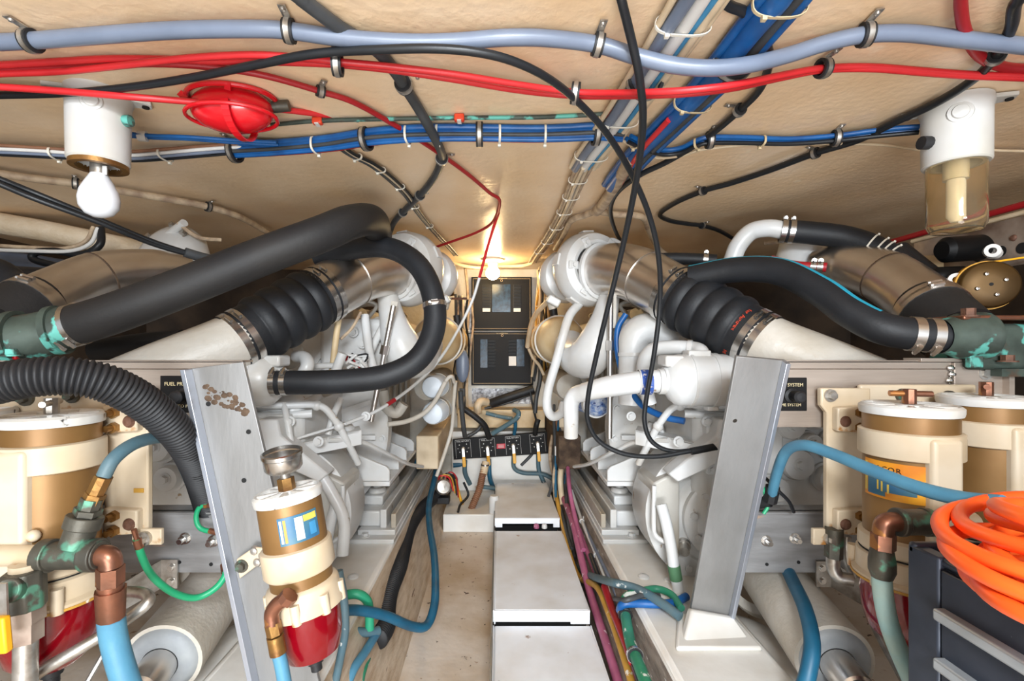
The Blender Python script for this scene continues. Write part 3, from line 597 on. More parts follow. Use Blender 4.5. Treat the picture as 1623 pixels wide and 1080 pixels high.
# ---------------------------------------------------------------- aluminium frames that carry the filters
GF = {-1: .045, 1: 0}       # the left filter group sits a little further outboard
for s in (-1, 1):
    nm = SIDE[s]; g = GF[s]
    qf = .9 if s < 0 else 1.0   # the left frame stands a little nearer
    def E0(x, y, z): return V((s * x, y, Z(z)))
    def E(x, y, z): return V((s * x * qf, y * qf, Z(z * qf)))
    k = root('aluminium_framework', E(.56, 1.25, -.75), 'bare aluminium frame with leaning post carrying the %s fuel filters' % nm, 'frame', 'aluminium filter frames')
    # leaning post: plate with outer flange
    xi = .472 if s > 0 else .452; xo = xi + .099
    t0, t1 = (.95, 1.192) if s > 0 else (.85, 1.022); z0, z1 = -.022, -.692
    dv = V((0, t1 - t0, z1 - z0)).normalized(); nv = V((0, dv.z, -dv.y)).normalized(); nv = nv if nv.y < 0 else -nv
    A = E0(xi, t0, z0 + .003); B = E0(xo, t0, z0 - .006); Cc = E0(xo, t1, z1 - .02); D = E0(xi, t1, z1)
    if s < 0:      # this post slants sideways, its foot nearer the walkway
        A = P(385, 574, .885); B = P(297, 585, .885); Cc = P(414, 1128, .905); D = P(514, 1118, .905)
        dv = (D - A).normalized(); nv = (B - A).cross(D - A).normalized(); nv = nv if nv.y < 0 else -nv
    MB().prism([A, B, Cc, D], -nv * .009).ob('post', 'alu', k, bev=.001)
    MB().prism([B, B - V((s * .009, 0, 0)), Cc - V((s * .009, 0, 0)), Cc], nv * (.016 if s > 0 else .022)).ob('post_flange', 'aluedge', k, bev=.001)
    for f, x in ((.12, .82), (.2, .2), (.34, .5)):
        q = A + (D - A) * f + V((s * .1 * x, 0, 0)); MB().cyl(q, q + nv * .0012, .0045, n=12).ob('drilled_hole', 'dark' if s < 0 else 'steel', k)
    if s < 0:
        b = MB(); q = A + (D - A) * .06
        for i in range(110):
            u_ = .008 + R.random() * .075; v_ = R.random() * .03 + (u_ - .02) * .42 + .004; c = q + V((s * (.098 - u_), 0, 0)) + dv * v_
            b.sph(c + nv * .0, .0012 + R.random() ** 2 * .0055, 1.2, .12, .9, n=8)
        b.ob('corrosion_patch', 'corroded', k)
    # beams
    xe = 1.053 if s > 0 else 1.25
    xb = (xi + .05) / qf if s > 0 else .54 
    MB().mm(E(xb, 1.012, -.170), E(xe, 1.022, -.030)).ob('upper_beam', 'alu_reflect', k, bev=.001)
    MB().mm(E(xb, 1.012, -.033), E(xe, 1.055, -.029)).ob('beam_flange', 'alu_reflect', k)
    MB().mm(E(xb, 1.0105, -.0475), E(xe, 1.0125, -.046)).ob('scribe_line', 'corroded', k)
    if s > 0:
        MB().mm(E(.955, 1.004, -.165), E(1.06, 1.012, -.033)).ob('end_plate', 'alu_reflect', k, bev=.001)
        b = MB()
        for i in range(9): b.sph(E(.952 + .003 * math.sin(i * 2.1), 1.008, -.045 - i * .013), .0085, 1, .6, .8, n=10)
        b.ob('weld_bead', 'steel', k)
        MB().mm(E(1.055, .99, -.16), E(1.066, 1.03, -.035)).ob('end_flange', 'alu_reflect', k)
        MB().hexb(E(1.02, 1.004, -.055), (0, -1, 0), .010, .006).ob('bolt', 'zinc', k)
    MB().mm(E(xb, 1.135, -.535), E(1.1 + g, 1.143, -.389)).ob('lower_plate', 'alud', k, bev=.001)
    MB().mm(E(xb, 1.125, -.393), E(1.1 + g, 1.18, -.389)).ob('plate_flange', 'alud', k)
    for (x, z) in ((.633, -.459), (.70, -.453)):
        q = E(x + g * .9, 1.135, z)
        MB().cyl(q, q + V((0, -.002, 0)), .0125, n=18).hexb(q, (0, -1, 0), .010, .012, False).cyl(q, q + V((0, -.022, 0)), .0055, n=10).ob('stud_bolt', 'steel', k)
    for (x, z) in ((.635, -.515), (.71, -.51)): MB().cyl(E(x + g, 1.1355, z), E(x + g, 1.1335, z), .004, n=10).ob('drilled_hole', 'dark', k)
    # small angle bracket hanging off the lower plate
    q = E(.765 + g * .2, 1.129, -.535)
    b = MB().box(q + V((0, 0, .0)), (.034, .004, .06)); b.prism([q + V((s * .017, -.002, .03)), q + V((s * .017, -.002, -.03)), q + V((s * .06, -.06, -.05)), q + V((s * .06, -.06, .005))], (s * .003, 0, 0))
    b.ob('angle_bracket', 'zinc', k)
    for dz in (.015, -.015): MB().hexb(q + V((s * -.004, -.002, dz)), (0, -1, 0), .006, .006).ob('bolt', 'steel', k)
    MB().tube([q + V((s * .058, -.055, -.03)), q + V((s * .075, -.06, -.10)), q + V((s * .10, -.10, -.18)), q + V((s * .13, -.13, -.27))], .0055, 8).ob('ground_strap', 'zinc', k)
    # resin foot where the post meets the stringer
    if s > 0:
        b = MB().prism([E0(xi - .075, t1 - .12, -.684), E0(xo + .02, t1 - .12, -.684), E0(xo + .02, t1 + .02, -.684), E0(xi - .02, t1 + .02, -.684)], (0, 0, .012))
        b.prism([E0(xi - .05, t1 - .10, -.675), E0(xi - .005, t1 - .035, -.635), E0(xo + .0, t1 - .03, -.655), E0(xo + .01, t1 - .09, -.675)], (0, .03, -.01)); b.ob('resin_foot', 'gelcoat', k, bev=.006)
    # primer switch plate
    px = .592 if s > 0 else .648
    c = E(px, 1.0105, -.100)
    pk = root('primer_switch', c - V((0, 0, .035)), 'black fuel priming switch plate on the %s aluminium beam' % nm, 'switch', 'fuel priming switches')
    MB().box(c, (.115, .003, .070)).ob('plate', 'panelblack', pk, bev=.001)
    text(pk, 'FUEL PRIMING SYSTEM', c + V((0, -.0018, .0195)), (1, 0, 0), (0, 0, 1), .0098, 'lettergold'); text(pk, 'PULL TO PRIME SYSTEM', c + V((0, -.0018, -.0225)), (1, 0, 0), (0, 0, 1), .0085, 'lettergold')
    kx = (.024 if s > 0 else -.008); q = c + V((kx, 0, -.003))
    MB().lathe([(.016, 0), (.016, .006), (.011, .009), (.010, .02), (.0125, .024), (.0125, .032), (.009, .036), (.0001, .037)], q, (0, -1, 0), 24).ob('knob', 'rubber', pk)
    # cream filter manifold bracket
    fb = root('filter_bracket', E(.70 + g, .99, -.36), 'rust-stained cream filter mounting bracket on the %s aluminium frame' % nm, 'bracket', 'cream filter mounting brackets')
    x0, x1 = .663 + g, .745 + g
    MB().prism([E(x0 + .012, .985, -.378), E(x1 + .02, .985, -.378), E(x1 + .02, .985, -.085), E(x0, .985, -.085), E(x0, .985, -.12), E(x0 + .012, .985, -.135)], (0, .014, 0)).ob('back_plate', 'cream', fb, bev=.003)
    MB().mm(E(x1, .987, -.135), E(.985 + g, .999, -.078)).ob('top_rail', 'cream', fb, bev=.004)
    for (x, z, r, m_) in ((x0 + .018, -.10, .013, 'zinc'), (.83 + g, -.10, .014, 'bronze'), (.925 + g, -.105, .015, 'bronze')):
        MB().cyl(E(x, .987, z), E(x, .981, z), r, n=20).hexb(E(x, .983, z), (0, -1, 0), r * .62, .012, False).ob('bolt', m_, fb)
    for zc in (-.147, -.355):
        er = MB().prism([E(x0 + .022, .968, zc + .024), E(x1 + .01, .968, zc + .028), E(x1 + .01, .968, zc - .028), E(x0 + .022, .968, zc - .024)], (0, .018, 0)).ob('clamp_ear', 'cream', fb, bev=.003)
        MB().lathe([(.0001, .006), (.008, .005), (.0115, 0)], E(x0 + .038, .968, zc - .004), (0, -1, 0), 16).ob('rivet', 'rust', er)
        for dz in (.014, -.016): MB().cyl(E(x0 + .066, .968, zc + dz), E(x0 + .066, .958, zc + dz), .010, n=6).cyl(E(x0 + .066, .96, zc + dz), E(x0 + .068, .946, zc + dz), .006, n=10).ob('bolt', 'brassy', er)
    er = MB().mm(E(x0 - .02, .978, -.405), E(x0 + .04, .988, -.372)).ob('lower_ear', 'cream', fb, bev=.002)
    MB().cyl(E(x0 + .012, .978, -.39), E(x0 + .012, .97, -.39), .013, n=20).hexb(E(x0 + .012, .972, -.39), (0, -1, 0), .009, .012, False).ob('bolt', 'zinc', er)
    q = E(x0 + .055, .984, -.30)
    if s < 0: MB().box(E(x0 + .03, .984, -.295), (.018, .002, .008)).ob('part_sticker', 'ochrehose', fb)

# ---------------------------------------------------------------- fuel filters
def spokes(k, O, ax, r, m, nsp=8):
    u, w_ = frame(ax)
    b = MB().lathe([(r * 1.0, -.006), (r * 1.02, 0), (r * 1.02, .007), (r * .95, .011), (r * .90, .010), (r * .86, .004), (r * .3, .0045), (r * .28, .010), (.0001, .011)], O, ax, 48)
    lid = b.ob('lid', m, k)
    for i in range(nsp):
        a = 2 * math.pi * i / nsp + .2; dr = u * math.cos(a) + w_ * math.sin(a)
        MB().bar(O + dr * r * .25 + ax * .006, O + dr * r * .92 + ax * .006, .010, .007, ax).ob('lid_rib', m, lid, bev=.002)
    return lid
def tbar(k, O, ax, ang, m='zinc'):
    u, w_ = frame(ax); dr = u * math.cos(ang) + w_ * math.sin(ang)
    h = MB().cyl(O, O + ax * .026, .0105, n=8).ob('handle_boss', m, k)
    q = O + ax * .018; MB().cyl(q - dr * .034, q + dr * .03, .0052, n=10).ob('tee_handle', m, k)
    return h
def big_filter(s, X, Y, lab, zo=0, sticker=False, full=True, ang=.5):
    ax = V((0, 0, 1)); O = V((X, Y, Z(zo)))
    k = root('fuel_filter', O + V((0, 0, -.56)), lab, 'filter', 'large fuel filters')
    r = .0705
    lid = spokes(k, O + ax * -.112, ax, r + .001, 'lidwhite'); tbar(lid, O + ax * -.101, ax, ang, 'zinc' if s < 0 else 'copper')
    MB().lathe([(r - .003, -.148), (r - .003, -.118), (r - .006, -.116)], O, ax, 48).ob('collar', 'goldtan', k)
    MB().lathe([(r, -.192), (r + .0035, -.19), (r + .0035, -.148), (r, -.146), (r - .006, -.1455)], O, ax, 48).ob('upper_ring', 'cream', k)
    MB().lathe([(r - .004, -.3320), (r - .004, -.19)], O, ax, 48).ob('canister', 'goldtan', k)
    MB().mm((X - .026, Y - r - .006, O.z - .372), (X + .026, Y - r + .03, O.z - .150)).ob('port_column', 'cream', k, bev=.008, seg=3)
    lr = MB().lathe([(r - .004, -.3300), (r + .003, -.3340), (r + .004, -.3570), (r + .001, -.3600), (r + .001, -.3630), (r + .006, -.3660), (r + .007, -.3970), (r + .013, -.4020), (r + .013, -.4100), (r + .002, -.4120)], O, ax, 48).ob('lower_ring', 'cream', k)
    MB().ring(O + ax * -.3615, ax, r, r + .0025, .002, 48).ob('gasket', 'dark', lr)
    MB().ring(O + ax * -.4085, ax, r, r + .0145, .004, 48).ob('rim_edge', 'ochrehose', lr)
    for i in range(6):
        a = i * math.pi / 3 + .3; q = O + V((math.cos(a), math.sin(a), 0)) * (r + .010)
        MB().cyl(q + ax * -.4120, q + ax * -.3720, .009, n=14).ob('ring_lug', 'cream', lr)
    MB().lathe([(r, -.4120), (r + .001, -.4420), (r - .002, -.4720), (r * .86, -.5020), (r * .6, -.5220), (r * .2, -.5320), (.0001, -.5320)], O, ax, 40).ob('bowl', 'redbowl', k)
    MB().lathe([(r - .007, -.4120), (r - .007, -.4420), (r - .009, -.4720), (r * .74, -.4980), (r * .5, -.5150), (.0001, -.5240)], O, ax, 32).ob('fuel', 'redfuel', k)
    MB().lathe([(.016, -.5270), (.016, -.5440), (.011, -.5470), (.011, -.5720), (.0001, -.5720)], O, ax, 14).ob('drain_valve', 'rubber', k)
    if sticker:
        # sticker wraps the canister just below the ring, facing the camera side
        rr = r - .0035; mid = math.atan2(-Y, -X)
        def patch(a0, a1, z0, z1, m, dr=0, name='sticker_print', par=None):
            n = 14; vs = []; fs = []
            for j, z in enumerate((z0, z1)):
                for i in range(n + 1):
                    a = a0 + (a1 - a0) * i / n; vs.append(O + V((math.cos(a) * (rr + dr), math.sin(a) * (rr + dr), z)))
            for i in range(n): fs.append((i, i + 1, n + 2 + i, n + 1 + i))
            return MB().add(vs, fs).ob(name, m, par or k)
        A0, A1 = mid - 1.1, mid + .38
        st = patch(A0, A1, -.262, -.198, 'stickerorange', .0006, 'sticker')
        patch(A0 + .02, A0 + .12, -.255, -.203, 'stickeryellow', .0009, par=st); patch(A0 + .14, A0 + .62, -.258, -.214, 'stickerblue', .0010, par=st); patch(A0 + .62, A0 + 1.25, -.250, -.228, 'stickerblue', .0010, par=st)
        for i, ch in enumerate('RACOR'):
            a = A0 + .3 + i * .15; nn = V((math.cos(a), math.sin(a), 0)); rt = V((-math.sin(a), math.cos(a), 0))
            text(st, ch, O + nn * (rr + .0012) + ax * -.211, rt, ax, .013, 'breaker', 'sticker_letter', .0002)
        for i, (u_, h_) in enumerate(((.42, .020), (.52, .016), (.66, .012))): patch(A0 + u_, A0 + u_ + .045, -.248 - i * .002, -.248 + h_, 'stickeryellow', .0013, par=st)
    return k
big_filter(1, (1441 - CX) / F * .85, .85, 'cream and bronze fuel filter with torn orange sticker beside the toolbox', 0, True, ang=1.3)
big_filter(1, (1563 - CX) / F * .915, .915, 'cream fuel filter at the right edge behind the orange hose coil', .008, ang=2.4)
big_filter(-1, (82 - CX) / F * .815, .815, 'cream and bronze fuel filter under the arching black corrugated hose', -.012, ang=.4)
big_filter(-1, (-62 - CX) / F * .84, .84, 'cream fuel filter mostly cut off by the left edge of the view', -.008, ang=1.2)

# small leaning filter on the left post
ax = V((-.162, 0, .987)).normalized(); Tt = P(457, 786, .80)
k = root('small_fuel_filter', Tt - ax * .34, 'small tilted fuel filter with red bowl and dial gauge on the left post', 'filter')
r = .0532
lid = spokes(k, Tt, ax, r, 'lidwhite', 8)
MB().cyl(Tt + ax * .008, Tt + ax * .03, .0135, n=6).ob('gauge_nut', 'brassy', lid); MB().cyl(Tt + ax * .03, Tt + ax * .04, .008, n=12).ob('gauge_stem', 'zinc', lid)
gx = V((-.06, -.16, .97)).normalized(); Gc = Tt + ax * .045
gg = MB().lathe([(.0001, 0), (.027, 0), (.030, .004), (.0305, .022), (.0325, .024), (.0325, .030), (.029, .0315)], Gc, gx, 36).ob('gauge', 'steel', lid)
def lean(prof, name, m, n=44): return MB().lathe([(a_, (h_ if h_ > -.204 else -.204 + (h_ + .204) * .56)) for a_, h_ in prof], Tt, ax, n).ob(name, m, k)
lean([(r - .003, -.004), (r - .003, -.088)], 'canister', 'goldtan')
lean([(r - .003, -.078), (r + .002, -.08), (r + .003, -.082), (r + .003, -.120), (r, -.124), (r - .004, -.124)], 'clamp_ring', 'cream')
lean([(r - .004, -.12), (r - .004, -.155)], 'canister_base', 'goldtan')
lr = lean([(r - .004, -.142), (r + .002, -.145), (r + .004, -.149), (r + .005, -.170), (r + .008, -.176), (r + .008, -.184), (r - .002, -.187)], 'lower_ring', 'cream')
u, w_ = frame(ax)
for i in range(8):
    a = i * math.pi / 4 + .15; q = Tt + (u * math.cos(a) + w_ * math.sin(a)) * (r + .004)
    MB().cyl(q - ax * .187, q - ax * .156, .0075, n=14).ob('ring_lug', 'cream', lr)
lean([(r - .001, -.186), (r - .001, -.20), (r - .002, -.25), (r - .006, -.28), (r * .8, -.305), (r * .5, -.322), (.0001, -.328)], 'bowl', 'redbowl')
lean([(r - .008, -.188), (r - .008, -.206), (r - .008, -.25), (r - .012, -.276), (r * .66, -.298), (r * .3, -.314), (.0001, -.318)], 'fuel', 'redfuel', 30)
lean([(.013, -.325), (.013, -.342), (.009, -.344), (.009, -.365), (.0001, -.365)], 'drain_valve', 'rubber', 12)
# sticker
def spatch(a0, a1, h0, h1, m, dr, par=None, name='sticker_print'):
    vs = []; fs = []; n = 12; e = V((1, 0, 0)); e = (e - ax * e.dot(ax)).normalized(); f = ax.cross(e) * -1
    for h in (h0, h1):
        for i in range(n + 1):
            a = a0 + (a1 - a0) * i / n; vs.append(Tt + ax * h + (e * math.sin(a) + f * math.cos(a)) * (r - .003 + dr))
    for i in range(n): fs.append((i, i + 1, n + 2 + i, n + 1 + i))
    return MB().add(vs, fs).ob(name, m, par or k)
f_ = ax.cross(V((1, 0, 0))) * -1
sg = 1 if f_.y < 0 else -1
if sg < 0:
    _sp = spatch
    def spatch(a0, a1, *aa, **kw): return _sp(math.pi - a0, math.pi - a1, *aa, **kw)
st = spatch(.0, 1.25, -.066, -.022, 'stickerblue', .0006, name='sticker')
spatch(.05, .12, -.062, -.026, 'labelwhite', .0010, st); spatch(.16, .24, -.062, -.026, 'stickerorange', .0010, st); spatch(.50, .74, -.062, -.026, 'labelwhite', .0010, st); spatch(.76, 1.2, -.036, -.026, 'stickeryellow', .0010, st)
spatch(.92, 1.15, -.060, -.040, 'bluelight', .0010, st)
# bracket to the post
q = P(402, 890, 0.885); k2 = root('filter_strap_bracket', q - V((0, 0, .04)), 'rusty cream strap bracket bolting the small filter to the left post', 'bracket')
MB().prism([P(377, 885, 0.885), P(382, 916, 0.885), P(407, 897, 0.885), P(428, 897, 0.882), P(428, 868, 0.88), P(405, 866, 0.882)], (0, -.006, 0)).ob('strap_plate', 'cream', k2, bev=.002)
MB().prism([P(426, 868, 0.88), P(426, 897, 0.882), P(427, 893, .81), P(427, 862, .806)], (.005, 0, 0)).ob('strap_arm', 'cream', k2, bev=.001)
for (x, y) in ((404, 873), (409, 891), (417, 880)):
    MB().lathe([(.0001, .007), (.006, .006), (.0095, 0)], P(x, y, 0.88), (0, -1, 0), 14).ob('bolt', 'zinc', k2)
c = P(385, 896, 0.882); MB().cyl(c, c + V((0, -.006, 0)), .012, n=16).hexb(c, (0, -1, 0), .008, .014, False).ob('bolt', 'bronze', k2)
# ---------------------------------------------------------------- hoses and pipework
def corr(name, pts, r, m, lab, pitch=.0065, amp=.0018, n=20, cat='hose', group=None):
    path = resample(pts, 60); out = [path[0]]; step = pitch / 4; acc = 0
    for a, b in zip(path, path[1:]):
        L_ = (b - a).length; 
        while acc + L_ >= step and L_ > 1e-9:
            f = (step - acc) / L_; a = a + (b - a) * f; L_ = (b - a).length; acc = 0; out.append(a)
        acc += L_
    return tag(MB().sweep(out, lambda i, t: r + amp * (1, .3, -1, .3)[i % 4], n).ob(name, m, ang=80), lab, cat, group)
def hose(name, pts, r, m, lab, clamps=(), cat='hose', group=None, n=20, cw=.014, screwref=None, sub=8):
    if not clamps: return cable(name, pts, r, m, lab, cat, group, n, sub)
    k = root(name, pts[0] - V((0, 0, r)), lab, cat, group)
    MB().tube(pts, r, n, sub).ob('hose_body', m, k)
    for t in clamps:
        q, tt = ev(pts, t); hclamp(k, q, tt, r, cw, ref=screwref)
    return k
# left
hose('coolant_hose', PL([(98, 522, .985), (180, 497, .99), (300, 452, 1.02), (420, 405, 1.06), (510, 371, 1.11), (557, 352, 1.18), (590, 350, 1.32), (600, 372, 1.5)]), .0415, 'hosebrown', 'fat black rubber hose rising from the left green bronze elbow', (.06, .27), n=32, cw=.02, screwref=V((0, -.6, -.8)))
hose('coolant_hose', PL([(505, 410, 1.5), (560, 395, 1.46), (615, 393, 1.42), (660, 418, 1.38), (685, 465, 1.35), (688, 520, 1.33), (664, 568, 1.30), (615, 595, 1.28), (540, 605, 1.265), (432, 607, 1.25)]), .0315, 'hoseblack', 'long looping black rubber hose in front of the left engine', (4.35, 8.82, 8.97), n=32, screwref=V((0, -.6, .8)))
k = root('bronze_elbow', P(40, 560, .96), 'green-stained bronze water elbow at the left edge', 'elbow')
MB().tube(PL([(112, 517, .985), (70, 530, .97), (25, 540, .955), (-60, 548, .93), (-320, 560, .88)]), [.043, .046, .05, .055, .055], 32).ob('elbow_body', 'verdigris', k)
MB().ring(P(92, 524, .978), V((1, .2, .2)), .044, .0505, .012, 32).ob('rim', 'verdigris', k); MB().ring(P(30, 539, .957), V((1, .2, .15)), .05, .058, .014, 32).ob('flange', 'verdigris', k)
MB().hexb(P(18, 565, .92), (0, 0, 1), .012, .014).ob('bolt', 'verdigris', k)
tag(MB().box(P(28, 562, .935), (.012, .02, .02)).ob('red_tag', 'redpaint', bev=.003), 'small red tag beside the left bronze elbow', 'tag')
tag(MB().box(P(20, 576, .96), (.09, .06, .008)).ob('shim_plate', 'alu_reflect', bev=.001), 'thin metal shim plate under the left bronze elbow', 'plate')
def outer(pts, lab, s):
    k = root('outer_exhaust_elbow', pts[-1] - V((0, 0, .08)), lab, 'exhaust elbow', 'stainless exhaust elbows')
    MB().tube(pts[:-1], [.05, .066, .069, .069, .068], 36, 10).ob('bent_pipe', 'stainless', k)
    MB().tube([pts[-2] + (pts[-3] - pts[-2]) * .25, pts[-2], pts[-1]], .073, 32).ob('rubber_sleeve', 'hosebrown', k)
    for t in (.8, .3):
        q = pts[-2] + (pts[-3] - pts[-2]) * (t * .3 - .1); hclamp(k, q, pts[-2] - pts[-3], .073, .018, 'stainless', ref=V((-s * .3, -.5, .8)))
    q, tt = ev(pts, 2.1); MB().ring(q, tt, .068, .0705, .004, 36).ob('weld_seam', 'corroded', k)
    return k
outer(PL([(300, 432, 1.45), (245, 432, 1.38), (165, 440, 1.28), (95, 468, 1.18), (48, 490, 1.11), (5, 520, 1.06)]), 'broad stainless exhaust elbow behind the fat hose on the far left', -1)
outer(PL([(1290, 425, 1.46), (1340, 420, 1.40), (1400, 438, 1.30), (1450, 470, 1.20), (1478, 495, 1.14), (1515, 530, 1.08)]), 'broad stainless exhaust elbow beside the brass drum on the far right', 1)
# dark hoses at the far left and the second turbochargers
for s, lab in ((-1, 'left'), (1, 'right')):
    c = P(272, 405, 1.55) if s < 0 else P(1290, 410, 1.55)
    k = root('second_turbo', c - V((0, 0, .1)), 'rear white turbocharger housing half hidden behind hoses on the far ' + lab, 'turbocharger', 'rear turbochargers')
    MB().lathe([(.0001, .06), (.05, .06), (.08, .05), (.105, .02), (.11, -.02), (.09, -.06), (.0001, -.08)], c, (s * .25, -.8, .5), 36).ob('housing', 'engine', k)
    for i in range(6):
        a = i * math.pi / 3; u, w_ = frame(V((s * .25, -.8, .5))); MB().hexb(c + (u * math.cos(a) + w_ * math.sin(a)) * .085 + V((s * .25, -.8, .5)).normalized() * .045, (s * .25, -.8, .5), .009, .012).ob('bolt', 'zinc', k)
    MB().cyl(c + V((0, -.02, .06)), c + V((s * -.08, -.06, .09)), .012, n=10).ob('pipe_fitting', 'labelwhite', k)
    MB().tube([c + V((s * -.06, -.06, .09)), c + V((s * -.11, -.04, .05)), c + V((s * -.16, 0, .05))], .006, 8).ob('oil_line', 'beigedirty', k)
for i, (pts, r, m, lab) in enumerate((
    ([(-300, 380, 1.25), (-40, 425, 1.2), (20, 455, 1.18), (60, 480, 1.16)], .04, 'hoseblack', 'thick dark hose entering from the left edge above the bronze elbow'),
    ([(-200, 430, 1.45), (-40, 435, 1.45), (30, 438, 1.45), (70, 440, 1.45), (110, 442, 1.45)], .03, 'rubber', 'black coupling sleeve behind the left outer exhaust elbow'),
    ([(130, 430, 1.5), (75, 418, 1.5), (52, 410, 1.5), (58, 400, 1.5), (90, 398, 1.5), (130, 404, 1.5), (158, 388, 1.5), (160, 362, 1.52)], .011, 'cableblack', 'thick black cable curling below the textured pipe'),
    ([(290, 540, 1.3), (230, 545, 1.3), (150, 556, 1.3)], .03, 'hoseblack', 'dark hose running under the fat hose on the left'),
    ([(470, 565, 1.45), (483, 568, 1.42), (487, 580, 1.4), (476, 600, 1.4), (462, 620, 1.42)], .019, 'engine', 'short white bent pipe under the left bellows'))):
    hose('rubber_hose' if 'pipe' not in lab else 'bent_pipe', PL(pts), r, m, lab, cat='hose' if 'pipe' not in lab else 'pipe')
corr('corrugated_hose', PL([(-320, 800, .64), (-150, 672, .67), (-45, 622, .69), (0, 608, .69), (55, 598, .70), (115, 597, .72), (175, 610, .75), (235, 643, .80), (283, 688, .86), (311, 735, .94), (327, 785, 1.02), (340, 835, 1.07), (352, 890, 1.08)]), .0275, 'rubber', 'arching black corrugated hose over the left fuel filter', .0072, .0022, 24)
def blue(pts, r, m, lab, name='fuel_hose'): return hose(name, PL(pts), r, m, lab, cat='hose', n=16)
blue([(163, 758, .745), (180, 728, .76), (212, 704, .80), (250, 694, .86), (272, 700, .91), (290, 737, .99), (311, 790, 1.06), (324, 842, 1.10)], .0105, 'slatehose', 'blue-grey hose arching from the bronze tee behind the corrugated hose')
blue([(176, 978, .745), (180, 1010, .75), (190, 1050, .75), (206, 1100, .75)], .0185, 'bluehose', 'light blue hose below the copper elbow at lower left')
# left fitting cluster
k = root('pipe_fittings', P(115, 900, .74), 'bronze tee and copper elbow fittings below the left fuel filter', 'fitting')
MB().cyl(P(-300, 880, .735), P(70, 881, .735), .0155, n=24).ob('cream_pipe', 'cream', k)
MB().cyl(P(-300, 848, .75), P(55, 850, .75), .0075, n=16).ob('cream_tube', 'cream', k)
MB().sph(P(53, 850, .75), .0095, n=14).ob('tube_end', 'cream', k)
MB().cyl(P(66, 881, .735), P(160, 880, .735), .0205, n=26).cyl(P(66, 881, .735), P(84, 881, .735), .0245, n=26).cyl(P(138, 880, .735), P(158, 880, .735), .0245, n=26).cyl(P(118, 868, .735), P(133, 828, .74), .021, .0205, n=24).cyl(P(129, 838, .738), P(136, 818, .741), .0245, n=24).ob('tee', 'bronze', k, bev=.0015)
MB().cyl(P(135, 822, .74), P(147, 790, .742), .015, n=8).cyl(P(138, 815, .74), P(141, 806, .74), .0185, n=6).ob('reducer', 'bronze', k)
MB().cyl(P(141, 805, .742), P(152, 782, .743), .0145, n=6).cyl(P(149, 788, .743), P(165, 755, .745), .0125, .0125, n=8).ob('ferrule', 'brassy', k)
MB().tube(PL([(150, 881, .735), (166, 881, .735), (174, 886, .735), (176, 900, .735)]), .0155, 20).ob('elbow', 'copper', k)
MB().cyl(P(175, 898, .735), P(175, 926, .738), .0185, n=6).ob('nut', 'copper', k)
MB().cyl(P(175, 926, .738), P(175.5, 936, .739), .017, n=20).cyl(P(175.5, 934, .739), P(176, 980, .742), .0208, .0190, n=10).ob('swivel_nut', 'copper', k)
k = root('shutoff_valve', P(40, 1000, .71), 'dark shut-off valve with yellow handle at the lower left corner', 'valve')
MB().cyl(P(40, 893, .72), P(40, 910, .72), .019, n=20).ob('neck', 'cream', k)
MB().cyl(P(38, 905, .715), P(40, 965, .715), .026, n=8).cyl(P(38, 930, .72), P(8, 938, .68), .018, n=16).ob('valve_body', 'bronze', k, bev=.003)
MB().cyl(P(40, 962, .715), P(41, 985, .715), .0235, n=6).cyl(P(41, 985, .715), P(41, 1015, .715), .021, n=6).ob('union_nut', 'alusheet', k)
MB().cyl(P(41, 1012, .715), P(40, 1100, .715), .0148, n=20).ob('steel_tube', 'zinc', k)
MB().bar(P(2, 925, .665), P(4, 985, .665), .016, .003, V((0, 1, 0))).ob('lever', 'zinc', k); MB().bar(P(0, 978, .66), P(5, 1035, .66), .02, .012, V((0, 1, 0))).ob('grip', 'yellowgrip', k, bev=.003)
cable('steel_tube', PL([(20, 1105, .74), (60, 1068, .745), (120, 1032, .76), (185, 993, .79), (228, 962, .80), (236, 948, .81), (222, 940, .82), (185, 939, .83), (140, 942, .84)]), .0092, 'zinc', 'bent grey steel tube passing behind the light blue hose', 'tube', n=14)
def gwire(pts, lab, r=.0065, m='greenwire'):
    k = root('earth_wire', P(*pts[0]), lab, 'wire')
    pp = PL(pts); MB().tube(pp, r, 12).ob('wire', m, k)
    for a, b in ((pp[0], pp[1]), (pp[-1], pp[-2])): MB().cyl(a, a + (b - a).normalized() * .018, r * 1.15, n=10).cyl(a - (b - a).normalized() * .02, a, .0045, n=8).ob('lug', 'copper', k)
    return k
gwire([(217, 855, .86), (226, 885, .87), (243, 915, .89), (275, 940, .92), (310, 948, .95), (340, 934, .97), (357, 912, .985), (355, 895, 1.0)], 'bright green earth wire drooping below the left frame plate', .0064)
gwire([(338, 800, 1.0), (318, 803, 1.0), (311, 820, 1.0), (318, 838, 1.0), (345, 845, 1.0)], 'small green earth wire loop above the left frame plate', .005)
# small filter outlet
k = root('filter_outlet_fitting', P(440, 1000, .728), 'brown copper outlet elbow on the small tilted filter', 'fitting')
MB().cyl(P(460, 943, .728), P(452, 953, .728), .0134, n=8).tube(PL([(456, 948, .728), (440, 958, .728), (431, 972, .728), (432, 990, .728)]), .0109, 16).ob('elbow', 'copper', k)
MB().cyl(P(432, 988, .728), P(436, 1006, .728), .0117, n=6).cyl(P(436, 1008, .728), P(441, 1036, .728), .0125, n=10).ob('nut', 'brassy', k)
blue([(440, 1032, .728), (446, 1055, .728), (455, 1105, .728)], .0100, 'bluehose', 'light blue hose under the small tilted filter')
